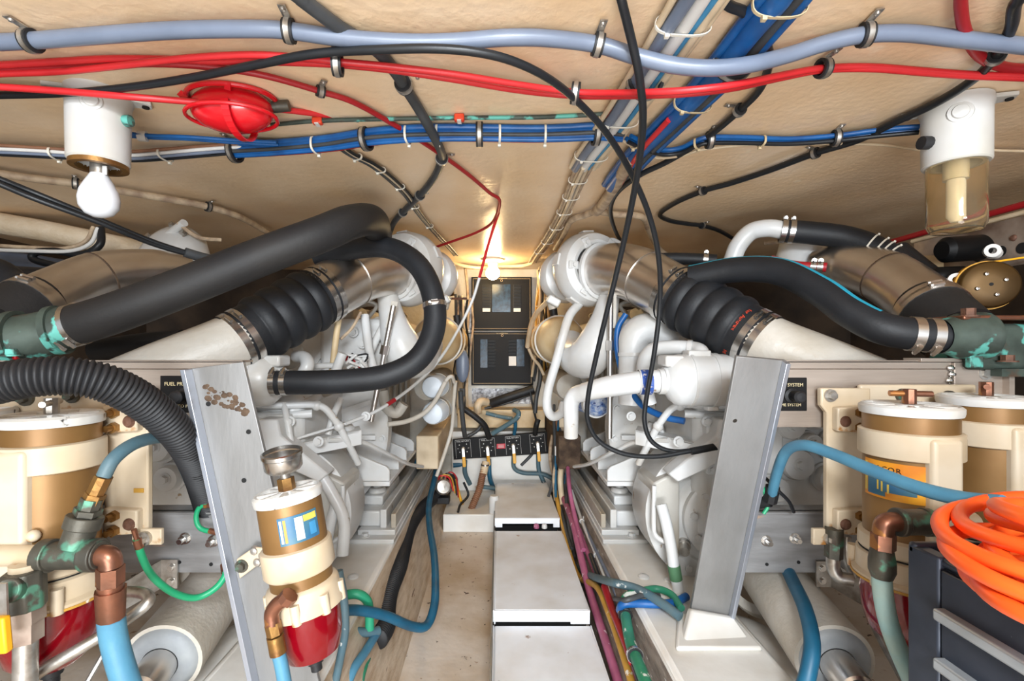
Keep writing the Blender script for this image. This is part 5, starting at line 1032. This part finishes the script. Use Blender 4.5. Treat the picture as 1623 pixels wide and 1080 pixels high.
wc = CL([(925, 262, .02), (912, 290, .018), (900, 320, .016), (886, 350, .016), (868, 380, .018), (852, 402, .02), (843, 416, .03)])
bundle('spreading bundle of beige wires running down to the bulkhead', wc, [(-.016, 0, .005, 'beigedirty', 'wire'), (-.006, .003, .0055, 'beige', 'wire'), (.004, .0, .005, 'conduitgrey', 'wire'), (.013, .003, .0055, 'beige', 'wire'), (.021, .0, .0045, 'beigedirty', 'wire'), (0, -.007, .005, 'beige', 'wire')], (.8, 1.7, 2.5, 3.3, 4.1, 4.8), .022, 'tie_white')
wd2 = CL([(535, 230, .01), (560, 247, .014), (590, 262, .014), (620, 285, .014), (645, 310, .014), (665, 340, .014), (690, 370, .014), (712, 393, .014), (722, 405, .02)])
bundle('grey and beige wire bundle running diagonally to the bulkhead on the left', wd2, [(-.006, 0, .0045, 'cablegrey', 'wire'), (.002, .002, .0045, 'beige', 'wire'), (.009, 0, .004, 'cableblack', 'wire')], (1.2, 2.4, 3.5, 4.6, 5.6), .012)
cv = CL([(1000, 250, .024), (972, 300, .02), (955, 325, .02), (945, 335, .02)]); cable('grey_conduit', cv, .0165, 'beigedirty', 'worn cream conduit where the diagonal blue bundle ends', 'conduit', n=16)
for s_, pts in (('left', [(945, 334, .018), (925, 342, .016), (905, 350, .016), (893, 372, .02), (880, 395, .03)]), ('right', [(945, 334, .018), (975, 340, .018), (1005, 341, .018), (1022, 348, .02), (1030, 370, .03), (1045, 395, .05), (1062, 408, .08)])): cable('branch_conduit', CL(pts), .011, 'beigedirty', 'worn branch conduit splitting to the %s above the right turbocharger' % s_, 'conduit')
# black cables at right
r1 = CL([(1625, -30, .012), (1608, 10, .012), (1602, 45, .012), (1578, 90, .014), (1540, 128, .016), (1480, 165, .014), (1420, 193, .014), (1360, 222, .014), (1292, 243, .012), (1220, 270, .012), (1160, 290, .012), (1114, 303, .012), (1070, 322, .012), (1046, 340, .012), (1062, 350, .012), (1090, 355, .012), (1113, 358, .012), (1140, 366, .014), (1168, 382, .02)])
cable('black_cable', ext(r1, (1720, -400, .012)), .0075, 'cableblack', 'long black cable sweeping in from the upper right corner', n=12)
for t, l in ((3, 'clamp on the black cable at the upper right corner'), (8, 'clamp on the black cable below the blue wires'), (11, 'clamp on the black cable above the right exhaust'), (16, 'clamp at the far end of the black cable above the striped hose')): cl(r1, t, .0079, l)
r2 = CL([(1145, 0, .012), (1180, 20, .012), (1208, 55, .012), (1219, 95, .012), (1205, 140, .012), (1172, 175, .012), (1120, 218, .012), (1060, 255, .02), (1010, 280, .03), (975, 310, .03), (968, 340, .03), (978, 372, .04), (990, 390, .06)])
cable('black_cable', ext([C(1060, -110, .012)] + r2, (860, -400, .012)), .0068, 'cableblack', 'black cable bowing behind the diagonal blue bundle', n=12); cl(r2, 5, .0072, 'clamp on the bowed black cable right of the blue bundle')
cable('red_cable', CL([(1500, -400, .01), (1522, -30, .01), (1523, 10, .01), (1530, 50, .011), (1552, 88, .011), (1590, 106, .011), (1640, 110, .011)]), .0075, 'redcabledark', 'thick dark red cable curving at the upper right', group='red cables')
# left side runs
cc = CL([(-50, 265, .02), (0, 275, .02), (60, 284, .02), (120, 291, .02), (210, 306, .02), (280, 318, .02), (330, 328, .02), (375, 342, .025), (410, 360, .03), (450, 385, .05)])
cable('braided_conduit', ext(cc, (-420, 205, .02)), .0105, 'beigedirty', 'dirty beige braided conduit crossing the ceiling at left', 'conduit', n=14); cl(cc, 3, .011, 'clamp on the beige conduit left of the bulb'); cl(cc, 6, .011, 'clamp on the beige conduit right of the bulb')
for i, pts in enumerate(([(-420, 118, .80), (-40, 268, 1.0), (60, 308, 1.05), (150, 345, 1.12), (240, 382, 1.2), (300, 402, 1.26)], [(-420, 128, .80), (-40, 276, .99), (55, 315, 1.04), (150, 350, 1.11), (240, 386, 1.2), (300, 404, 1.26)])): cable('black_cable', PL(pts), .0062, 'cableblack', ['upper', 'lower'][i] + ' of two straight black cables sloping below the left bulb')
cable('rubber_sleeve', PL([(293, 400, 1.25), (320, 408, 1.28), (350, 415, 1.32)]), .013, 'cablegrey', 'grey sleeve at the end of the sloping black cables', 'sleeve')
tag(MB().tube(PL([(-180, 320, 1.62), (-60, 342, 1.62), (0, 354, 1.62), (70, 366, 1.66), (140, 380, 1.7), (200, 392, 1.75), (260, 402, 1.8)]), .036, 24).ob('lagged_pipe', 'palepipe'), 'thick textured white lagged pipe along the left hull side', 'pipe')
for i, (pts, r, m) in enumerate((([(-250, 380, 1.5), (-40, 388, 1.5), (40, 392, 1.5), (100, 394, 1.5), (135, 383, 1.5), (148, 360, 1.52)], .006, 'beigedirty'), ([(-250, 386, 1.49), (-40, 395, 1.49), (50, 398, 1.49), (110, 398, 1.49), (143, 386, 1.49), (155, 362, 1.51)], .006, 'labelwhite'))): cable('wire', PL(pts), r, m, ['beige wire', 'white wire'][i] + ' bending up beside the textured pipe on the left', 'wire')
tag(MB().tube(PL([(-130, 398, 1.7), (-60, 405, 1.7), (40, 415, 1.72), (120, 428, 1.75)]), .03, 16).ob('woven_duct', 'conduitgrey'), 'pale woven duct behind the dark hoses on the far left', 'duct')
# ---------------------------------------------------------------- lamps
k = root('bulkhead_lamp', V((P(157, 165, .87).x, .87, CE)), 'white ceiling lamp with a bare frosted bulb and no glass jar', 'lamp', 'ceiling lamps')
O = V((P(157, 165, .87).x, .87, CE)); dn = V((0, 0, -1))
MB().lathe([(.0001, 0), (.05, 0), (.051, .012), (.048, .02), (.048, .03), (.0465, .125), (.044, .128), (.034, .128), (.034, .118)], O, dn, 40).ob('housing', 'fixture', k)
def ears(k, O, dirs):
    for dx, dy in dirs:
        q = O + V((dx, dy, -.004)); MB().prism([O + V((dx * .6 - dy * .3, dy * .6 + dx * .3, -.008)), O + V((dx * 1.25 - dy * .16, dy * 1.25 + dx * .16, -.008)), O + V((dx * 1.25 + dy * .16, dy * 1.25 - dx * .16, -.008)), O + V((dx * .6 + dy * .3, dy * .6 - dx * .3, -.008))], (0, 0, .008)).ob('mounting_ear', 'fixture', k, bev=.002)
        MB().cyl(q + V((dx * .1, dy * .1, -.004)), q + V((dx * .1, dy * .1, -.007)), .006, n=12).ob('screw', 'dark', k)
ears(k, O, ((-.055, -.03), (.055, .03)))
MB().ring(O + dn * .131, dn, .034, .044, .010, 36).ob('brass_ring', 'brassy', k)
tc_ = V((.45, -.89, 0)).normalized(); MB().lathe([(.0001, .004), (.0105, .003), (.012, 0), (.016, -.001), (.018, -.006)], O + dn * .034 + tc_ * .049, tc_, 20).ob('conduit_plug', 'fixture', k)
MB().cyl(O + dn * .05 + V((.045, 0, 0)), O + dn * .05 + V((.058, 0, 0)), .010, n=12).ob('cable_gland', 'verdigris', k)
MB().cyl(O + dn * .11, O + dn * .148, .0135, n=20).ob('socket', 'zinc', k); MB().box(O + dn * .142 + V((.013, -.006, 0)), (.012, .002, .016)).ob('paper_tag', 'labelwhite', k)
MB().lathe([(.0125, .145), (.015, .15), (.022, .163), (.029, .178), (.0315, .192), (.0295, .207), (.021, .219), (.009, .2245), (.0001, .225)], O, dn, 36).ob('bulb', 'bulbwhite', k)
O = V((P(1515, 165, .905).x, .905, CE))
k = root('jar_lamp', O, 'white ceiling lamp with an amber stained glass jar', 'lamp', 'ceiling lamps')
MB().lathe([(.0001, 0), (.053, 0), (.054, .012), (.051, .02), (.0505, .115), (.048, .118), (.036, .118), (.036, .10)], O, dn, 40).ob('housing', 'fixture', k)
ears(k, O, ((.06, -.03), (-.05, .04)))
tc_ = V((-.6, -.8, 0)).normalized(); MB().lathe([(.0001, .004), (.0115, .003), (.013, 0), (.018, -.001), (.02, -.006)], O + dn * .036 + tc_ * .052, tc_, 20).ob('conduit_plug', 'fixture', k)
MB().cyl(O + dn * .075 + V((-.049, 0, 0)), O + dn * .075 + V((-.066, 0, 0)), .012, n=12).ob('cable_gland', 'rubber', k)
MB().lathe([(.044, .11), (.044, .22), (.043, .232), (.038, .242), (.0001, .248), (.0001, .245), (.036, .239), (.0405, .231), (.0415, .22), (.0415, .11)], O, dn, 40).ob('glass_jar', 'amber', k)
MB().cyl(O + dn * .11, O + dn * .145, .019, n=24).ob('socket', 'fixture', k); MB().lathe([(.012, .14), (.0145, .15), (.0145, .215), (.008, .225), (.0001, .226)], O, dn, 20).ob('bulb', 'bulbwhite', k)
# red caged lamp
O = P(368, 183, .885); k = root('red_caged_lamp', V((O.x, O.y, CE)), 'red oval lamp in a glossy red wire cage near the left lamp', 'lamp')
ax_ = V((1, .10, -.10)).normalized()
MB().sph(O + V((0, 0, .010)), 1, .074, .050, .040, n=28).ob('red_lens', 'redpaint', k)
def oval(rx, ry, dz, tube_r, a0=0, a1=2 * math.pi, plane='xy'):
    pts = []
    for i in range(25):
        a = a0 + (a1 - a0) * i / 24
        if plane == 'xy': pts.append(O + V((rx * math.cos(a), ry * math.sin(a), dz)))
        elif plane == 'yz': pts.append(O + V((dz, rx * math.cos(a), ry * math.sin(a))))
        else: pts.append(O + V((rx * math.cos(a), dz, ry * math.sin(a))))
    return MB().tube(pts, tube_r, 8, 2)
oval(.080, .056, -.004, .0036).ob('cage_hoop', 'redpaint', k); oval(.078, .054, .03, .0045).ob('base_rim', 'redpaint', k)
b_ = MB()
for i in range(16):
    a0, a1 = math.pi + math.pi * i / 16, math.pi + math.pi * (i + 1) / 16
    b_.bar(O + V((.016, .053 * math.cos(a0), .004 + .046 * math.sin(a0))), O + V((.016, .053 * math.cos(a1), .004 + .046 * math.sin(a1))), .003, .013, V((1, 0, 0)))
b_.ob('cage_strap', 'redpaint', k)
for dx, dy in ((-.072, -.02), (.02, -.05)):
    MB().bar(O + V((dx, dy, .02)), V((O.x + dx * 1.15, O.y + dy * 1.1, CE - .002)), .011, .003, V((0, 1, 0))).ob('cage_strap', 'redpaint', k)
MB().cyl(O + V((.07, .01, .02)), O + V((.10, .012, .024)), .010, n=12).ob('cable_gland', 'bronze', k)
# ---------------------------------------------------------------- toolbox and orange hose
TX, TY, TZ = .556, .652, Z(-.267)
k = root('toolbox', (TX + .2, .3, TZ - .6), 'dark grey metal tool chest with pale drawer pulls at lower right', 'toolbox')
MB().mm((TX + .006, -.1, TZ - .62), (TX + .34, TY - .004, TZ - .012)).ob('chest_body', 'toolbox', k, bev=.004)
MB().mm((TX, TY - .046, TZ - .62), (TX + .02, TY, TZ)).ob('corner_post', 'toolbox', k, bev=.003)
MB().mm((TX + .004, -.1, TZ - .012), (TX + .02, TY - .04, TZ - .001)).ob('top_edge', 'toolbox', k, bev=.004)
MB().mm((TX, TY - .012, TZ - .012), (TX + .34, TY, TZ + .004)).ob('rear_rim', 'toolbox', k, bev=.004)
MB().mm((TX + .02, -.1, TZ - .016), (TX + .33, TY - .012, TZ - .011)).ob('top_tray', 'toolbox', k)
z = TZ - .014
for i, h in enumerate((.052, .05, .05, .05, .07, .07)):
    dr = MB().mm((TX + .001, -.1, z - h + .004), (TX + .012, TY - .048, z)).ob('drawer', 'toolbox', k, bev=.002)
    MB().mm((TX - .012, -.1, z - h - .009), (TX + .004, TY - .05, z - h + .006)).ob('drawer_pull', 'toolpull', dr, bev=.003)
    z -= h + .012
loops = []
R2 = random.Random(3)
pts = []
for j in range(9):
    cx_ = TX + .105 + R2.uniform(-.02, .02); cy_ = .470 + R2.uniform(-.025, .03); rx = .145 + R2.uniform(-.025, .02); ry = .135 + R2.uniform(-.03, .015); zz = TZ + .004 + j * .0095; ph = R2.uniform(-.2, .2)
    for i in range(12):
        a = 2 * math.pi * i / 12 + ph; f = i / 12
        pts.append(V((cx_ + rx * math.cos(a), cy_ + ry * math.sin(a), zz + .0088 * f + .012 * math.sin(a * 2 + j) * (j / 9))))
tag(MB().tube(pts, .0086, 12, 5).ob('orange_hose_coil', 'orangehose'), 'coil of bright orange hose lying on the tool chest', 'hose')
# ---------------------------------------------------------------- clutter at the bulkhead
def many(rows):
    for name, pts, r, m, lab, cat in rows: cable(name, PL(pts), r, m, lab, cat, n=12)
corr('brown_hose', PL([(745, 812, 2.42), (752, 795, 2.43), (760, 775, 2.45), (764, 757, 2.48), (767, 745, 2.5)]), .017, 'brownhose', 'ribbed brown hose rising under the valve panel', .009, .002, 16)
k = root('hose_ferrule', P(769, 745, 2.5), 'tan ferrule on top of the ribbed brown hose', 'ferrule'); MB().cyl(P(766, 752, 2.49), P(770, 733, 2.52), .02, n=16).ob('sleeve', 'beige', k); MB().ring(P(769, 737, 2.51), V((0, 0, 1)), .02, .0225, .008, 16).ob('band', 'steel', k)
many((
 ('fuel_hose', [(737, 730, 2.7), (737, 750, 2.7), (745, 768, 2.72)], .013, 'slatehose', 'slate hose hanging below the first yellow lever', 'hose'),
 ('fuel_hose', [(775, 728, 2.7), (776, 755, 2.68), (782, 775, 2.62)], .013, 'tealhose', 'dark hose hanging below the second yellow lever', 'hose'),
 ('fuel_hose', [(814, 722, 2.7), (815, 742, 2.7), (830, 750, 2.7), (860, 752, 2.7), (880, 762, 2.7)], .012, 'slatehose', 'slate hose turning right below the third yellow lever', 'hose'),
 ('fuel_hose', [(853, 718, 2.7), (854, 745, 2.7), (862, 765, 2.7)], .012, 'slatehose', 'slate hose hanging below the fourth yellow lever', 'hose'),
 ('fuel_hose', [(718, 738, 2.72), (750, 735, 2.74), (790, 738, 2.74), (830, 745, 2.74), (860, 740, 2.74), (874, 722, 2.74)], .014, 'tealhose', 'teal hose running level behind the yellow levers', 'hose'),
 ('fuel_hose', [(765, 772, 2.6), (785, 775, 2.6), (800, 782, 2.6)], .012, 'slatehose', 'short slate hose behind the farthest cover', 'hose'),
 ('fuel_hose', [(826, 738, 2.72), (840, 724, 2.72), (846, 716, 2.72)], .009, 'cablegrey', 'short grey hose rising behind the valve panel', 'hose'),
 ('black_hose', [(735, 648, 2.5), (752, 660, 2.5), (768, 675, 2.52), (775, 694, 2.6)], .016, 'rubber', 'black hose curving into the top of the valve panel', 'hose'),
 ('slate_hose', [(780, 688, 2.6), (800, 676, 2.58), (818, 664, 2.56), (822, 655, 2.56), (815, 650, 2.6)], .013, 'slatehose', 'slate hose kinking above the valve panel', 'hose'),
 ('slate_hose', [(770, 655, 2.62), (790, 660, 2.62), (812, 664, 2.6)], .011, 'slatehose', 'slate hose slanting above the valve panel', 'hose'),
 ('slate_hose', [(740, 692, 2.66), (755, 684, 2.66), (765, 672, 2.66)], .01, 'cablegrey', 'grey hose rising at the left of the valve panel', 'hose'),
 ('slate_hose', [(816, 664, 2.6), (817, 676, 2.62), (815, 688, 2.66)], .01, 'tealhose', 'dark hose dropping into the middle of the valve panel', 'hose'),
 ('black_hose', [(853, 665, 2.5), (850, 675, 2.5), (848, 688, 2.6)], .014, 'rubber', 'black hose dropping into the right end of the valve panel', 'hose'),
 ('lagged_pipe', [(778, 640, 2.74), (800, 632, 2.72), (825, 624, 2.72), (846, 617, 2.72)], .026, 'rubber', 'black lagged pipe slanting under the lower breaker panel', 'pipe'),
 ('thin_pipe', [(768, 648, 2.74), (810, 637, 2.74), (850, 622, 2.74)], .008, 'cablegrey', 'thin grey pipe parallel to the black lagged pipe', 'pipe'),
 ('white_elbow', [(758, 655, 2.66), (757, 645, 2.66), (762, 637, 2.67), (772, 638, 2.7)], .022, 'beige', 'off-white pipe elbow below the breaker panels', 'elbow'),
 ('grey_hose', [(730, 620, 2.3), (732, 650, 2.32), (735, 680, 2.35), (737, 692, 2.4)], .012, 'cablegrey', 'grey hose falling at the left of the valve panel', 'hose'),
 ('engine_hose', [(722, 605, 2.1), (719, 640, 2.15), (716, 680, 2.2), (706, 715, 2.2), (692, 755, 2.2)], .0085, 'whitepipe', 'white hose falling beside the oil filters', 'hose'),
 ('engine_hose', [(700, 620, 2.0), (708, 602, 2.0), (716, 597, 2.0), (720, 606, 2.05)], .008, 'whitepipe', 'short white hose arching above the oil filters', 'hose'),
 ('engine_hose', [(705, 607, 1.98), (690, 635, 1.94), (672, 655, 1.9), (645, 668, 1.85), (615, 673, 1.8)], .0095, 'whitepipe', 'white hose crossing in front of the oil filters', 'hose'),
 ('grey_hose', [(724, 500, 2.2), (727, 530, 2.2), (718, 535, 2.2), (706, 527, 2.2), (702, 520, 2.2)], .017, 'rubber', 'black hose bend beside the left turbocharger', 'hose'),
 ('beige_conduit', [(700, 405, 2.6), (722, 418, 2.6), (750, 424, 2.62), (775, 424, 2.7)], .009, 'beige', 'cream conduit along the ceiling left of the lit bulb', 'conduit'),
 ('beige_conduit', [(790, 422, 2.7), (810, 422, 2.66), (830, 421, 2.6), (846, 416, 2.5)], .009, 'beige', 'cream conduit along the ceiling right of the lit bulb', 'conduit'),
 ('beige_wire', [(737, 425, 2.7), (740, 450, 2.74), (742, 490, 2.76), (741, 520, 2.78), (735, 545, 2.78)], .008, 'beigedirty', 'tan wire dropping left of the breaker panels', 'wire'),
 ('dark_wire', [(738, 535, 2.76), (737, 570, 2.76), (738, 610, 2.76)], .008, 'cablegrey', 'dark wire left of the lower breaker panel', 'wire'),
))
many([('panel_wire', [(x0, 424, 2.55), (x1, 450, 2.66), (x2, 480, 2.7), (x3, 515, 2.72), (x4, 550, 2.72)], r, m, lab, 'wire') for x0, x1, x2, x3, x4, r, m, lab in (
  (855, 853, 850, 849, 846, .006, 'beige', 'cream wire nearest the right edge of the upper breaker panel'),
  (857, 858, 855, 852, 850, .005, 'beigedirty', 'tan wire second from the upper breaker panel'),
  (859, 863, 866, 860, 857, .006, 'beige', 'cream wire third from the upper breaker panel'),
  (861, 868, 870, 865, 866, .005, 'cablegrey', 'grey wire bulging right of the breaker panels'),
  (864, 874, 876, 872, 868, .005, 'ochrehose', 'yellowish wire bulging right of the breaker panels'))])
many((
 ('beige_conduit', [(868, 478, 2.1), (852, 495, 2.2), (843, 512, 2.3), (838, 535, 2.4), (836, 550, 2.45)], .012, 'beige', 'pale hose leaving the right turbocharger toward the panels', 'hose'),
 ('beige_conduit', [(838, 553, 2.45), (845, 568, 2.45), (855, 580, 2.45), (862, 595, 2.45)], .008, 'beige', 'thin pale conduit at the right edge of the lower panel', 'conduit'),
 ('dark_wire', [(857, 560, 2.6), (856, 600, 2.6), (850, 630, 2.6), (848, 655, 2.6)], .012, 'cablegrey', 'dark bundle falling right of the lower breaker panel', 'cable'),
 ('dark_wire', [(876, 480, 2.2), (878, 500, 2.2), (884, 520, 2.2)], .018, 'rubber', 'black hose below the right wastegate arm', 'hose'),
 ('panel_wire', [(840, 620, 2.7), (846, 650, 2.7), (852, 675, 2.7)], .006, 'cableblack', 'black wire dropping right of the lower breaker panel', 'wire'),
 ('hanging_wire', [(876, 690, 2.4), (872, 715, 2.4), (874, 740, 2.4), (884, 770, 2.35)], .009, 'beigedirty', 'tan hose at the right end of the valve panel', 'hose'),
 ('hanging_wire', [(882, 665, 2.35), (880, 700, 2.35), (878, 735, 2.3), (878, 760, 2.25)], .009, 'cablegrey', 'grey hose at the right end of the valve panel', 'hose'),
 ('hanging_wire', [(888, 680, 2.3), (884, 715, 2.3), (880, 745, 2.25)], .008, 'tealhose', 'dark teal hose at the right end of the valve panel', 'hose'),
))
q = P(714, 447, 2.3); k = root('gold_canister', q - V((0, 0, .07)), 'upright gold canister beside the left turbocharger', 'canister')
MB().lathe([(.0001, .075), (.016, .075), (.018, .07), (.018, .02), (.019, .018), (.019, -.065), (.0001, -.07)], q, (0, 0, 1), 24).ob('canister_body', 'goldplate', k); MB().mm(q + V((-.02, -.002, -.085)), q + V((.08, .01, -.075))).ob('bracket', 'rust', k)
q = P(738, 500, 2.84); tag(MB().box(q, (.10, .02, .22)).ob('foil_patch', 'foil', bev=.006), 'crinkled foil insulation left of the breaker panels', 'insulation')
q = P(733, 580, 2.4); tag(MB().sph(q, 1, .034, .02, .085, n=20).ob('pale_plate', 'conduitgrey'), 'pale grey oval plate left of the lower breaker panel', 'plate')
tag(MB().mm(P(748, 616, 2.84), P(842, 640, 2.85)).ob('foil_patch', 'foil'), 'strip of silver foil insulation below the breaker panels', 'insulation')
tag(MB().mm(P(725, 650, 2.70), P(860, 672, 2.85)).ob('timber_shelf', 'ochrelit', bev=.004), 'pale timber shelf behind the valve panel', 'shelf')
tag(MB().mm(P(716, 684, 2.72), P(876, 770, 2.85)).ob('lower_bulkhead', 'gelcoat', bev=.004), 'white block of bulkhead carrying the valve panel', 'block')
for s in (-1, 1):
    b = MB().mm((s * .27, 2.15, Z(-.55)), (s * .37, 2.84, Z(-.40))); tag(b.ob('side_locker', 'beige' if s < 0 else 'corroded', bev=.006), ['tan box between left engine rails and bulkhead', 'stained box between right engine rails and bulkhead'][s > 0], 'box')
# bilge pump on the left
q = P(702, 772, 2.3); k = root('bilge_pump', q - V((0, 0, .05)), 'small bilge pump with coloured wires beside the teal hose', 'pump')
MB().lathe([(.0001, -.05), (.035, -.05), (.038, -.03), (.038, .03), (.03, .04), (.0001, .045)], q, (.2, -1, .3), 20).ob('motor', 'zinc', k); MB().box(q + V((0, -.02, -.055)), (.07, .05, .03)).ob('pump_head', 'rubber', k, bev=.004)
for i, m in enumerate(('redcable', 'ochrehose', 'cableblack', 'redcabledark')):
    MB().tube([q + V((-.02 + i * .01, 0, .03)), q + V((-.01 + i * .015, -.03, .06 + i * .006)), q + V((.03 + i * .012, -.02, .05)), q + V((.05 + i * .008, 0, -.02 - i * .01))], .0035, 8).ob('wire', m, k)
cable('bilge_wire', PL([(735, 765, 2.4), (742, 785, 2.4), (730, 800, 2.35), (726, 812, 2.3)]), .006, 'cableblack', 'black wire dropping to the bilge behind the walkway step', 'wire')
cable('bilge_wire', PL([(722, 760, 2.4), (728, 785, 2.4), (733, 800, 2.38)]), .007, 'yellowgrip', 'yellow wire beside the bilge pump', 'wire')
tag(MB().lathe([(.0001, .06), (.02, .06), (.025, .05), (.025, -.05), (.0001, -.05)], P(783, 805, 2.36), (0, 0, 1), 18).ob('white_canister', 'labelwhite'), 'small white canister behind the farthest walkway cover', 'canister')
# ---------------------------------------------------------------- right hull side equipment
a, b, c, d2 = (V((1.3, .5, Z(.325))), V((1.3, 1.5, Z(.325))), V((1.3, 1.5, Z(.205))), V((1.3, .5, Z(.205))))
k = root('perforated_plate', c, 'perforated metal plate on the hull side under the amber jar lamp', 'plate')
MB().prism([a, b, c, d2], (.006, 0, 0)).ob('plate', 'alusheet', k)
for i in range(7): MB().lathe([(.0001, .005), (.006, .004), (.0085, 0)], V((1.3, 1.16 + i * .05, Z(.265 + .01 * (i % 2)))), (-1, 0, 0), 12).ob('rivet', 'rust', k)
for i, (y, z) in enumerate(((1.19, .245), (1.24, .247), (1.13, .27), (1.13, .235), (1.3, .245))): MB().cyl((1.2985, y, Z(z)), (1.2995, y, Z(z)), .014, n=18).ob('hole', 'dark', k)
cable('red_wire', [V((1.31, .3, Z(.36))), V((1.31, 1.2, Z(.355))), V((1.31, 1.6, Z(.35))), V((1.31, 2.0, Z(.345)))], .009, 'redcabledark', 'dark red cable along the top of the perforated plate')
cable('white_strip', [V((1.295, .3, Z(.335))), V((1.295, 1.2, Z(.332))), V((1.295, 1.5, Z(.33)))], .006, 'beige', 'thin cream strip along the top of the perforated plate', 'strip')
q = P(1570, 451, 1.12); ax_ = V((-.45, -.88, .0)).normalized(); k = root('brass_drum', q - V((0, 0, .06)), 'round brass drum with bolted end plate and yellow strap', 'drum')
MB().lathe([(.0001, .004), (.018, .004), (.05, .002), (.0525, 0), (.055, -.004), (.055, -.12), (.0001, -.12)], q, ax_, 40).ob('drum_body', 'goldplate', k)
u, w_ = frame(ax_)
for i in range(4):
    a_ = math.pi / 2 * i + .35; MB().lathe([(.0001, .006), (.0035, .005), (.005, 0)], q + (u * math.cos(a_) + w_ * math.sin(a_)) * .026 + ax_ * .004, ax_, 12).ob('screw', 'steel', k)
MB().cyl(q + ax_ * .0042, q + ax_ * .005, .004, n=10).ob('centre_hole', 'dark', k)
MB().ring(q - ax_ * .03, ax_, .055, .058, .02, 36).ob('strap', 'yellowgrip', k); MB().bar(q + V((.02, .03, .055)), q + V((.16, .02, .075)), .02, .004, V((0, 0, 1))).ob('strap_tail', 'yellowgrip', k)
for (x, y, x2, y2, d3, r, lab) in ((1492, 397, 1560, 392, 1.25, .033, 'upper glossy black pump motor below the amber jar lamp'), (1478, 440, 1530, 438, 1.22, .026, 'lower glossy black pump motor beside the brass drum')):
    k = root('pump_motor', P(x, y + 20, d3), lab, 'motor', 'black pump motors'); a_, b_ = P(x, y, d3), P(x2, y2, d3)
    MB().lathe([(.0001, 0), (r * .7, 0), (r, .012), (r, (b_ - a_).length - .01), (r * .8, (b_ - a_).length), (.0001, (b_ - a_).length)], a_, b_ - a_, 28).ob('casing', 'breaker', k)
    c_ = P(x2 + 12 if y < 420 else x2 - 15, y2 + 6, d3 - .045); MB().ring(c_, V((-.5, -.85, 0)), .008, .0165, .012, 20).ob('port_ring', 'labelwhite', k)
    MB().cyl(c_ + V((.02, .02, 0)), c_ + V((.04, .03, 0)), .015, n=16).ob('port_cap', 'labelwhite', k)
cable('dark_hose', PL([(1420, 400, 1.4), (1450, 425, 1.35), (1480, 450, 1.3), (1500, 475, 1.25)]), .035, 'rubber', 'black hose behind the far right exhaust elbow', 'hose', n=20)
tag(MB().mm(P(1455, 405, 1.4), P(1530, 450, 1.45)).ob('tan_panel', 'ochrelit', bev=.003), 'tan panel glimpsed behind the black pump motors', 'panel')

# tangles of small wires each side of the breaker panels
def tangle(lab, x0, x1, ya, yb, d0, d1, n, cols, seed):
    rr = random.Random(seed); k = root('wire_tangle', P((x0 + x1) / 2, ya, d0), lab, 'wires')
    for i in range(n):
        x = x0 + (x1 - x0) * (i + rr.random()) / n; pts = []
        for j in range(6):
            f = j / 5; pts.append(P(x + rr.uniform(-4, 4) + 5 * math.sin(f * 4 + i), ya + (yb - ya) * f + rr.uniform(-5, 5), d0 + (d1 - d0) * f + rr.uniform(-.02, .02)))
        MB().tube(pts, rr.uniform(.0035, .0075), 8).ob('wire', cols[i % len(cols)], k)
    for i in range(3):
        q = P((x0 + x1) / 2 + rr.uniform(-6, 6), ya + (yb - ya) * (.2 + .3 * i), (d0 + d1) / 2 - .02); MB().box(q, (.03, .015, .045)).ob('connector', ('beige', 'labelwhite', 'cablegrey')[i], k, bev=.003)
tangle('tangle of cream and dark wires right of the breaker panels', 849, 880, 425, 600, 2.5, 2.72, 12, ('beige', 'cablegrey', 'beigedirty', 'ochrehose', 'cableblack'), 5)
tangle('tangle of grey and cream wires left of the breaker panels', 722, 744, 470, 660, 2.6, 2.74, 8, ('cablegrey', 'beige', 'cableblack', 'beigedirty'), 9)
tangle('tangle of hoses at the right end of the valve panel', 876, 900, 640, 790, 2.3, 2.25, 7, ('cablegrey', 'beigedirty', 'tealhose', 'brownhose'), 13)
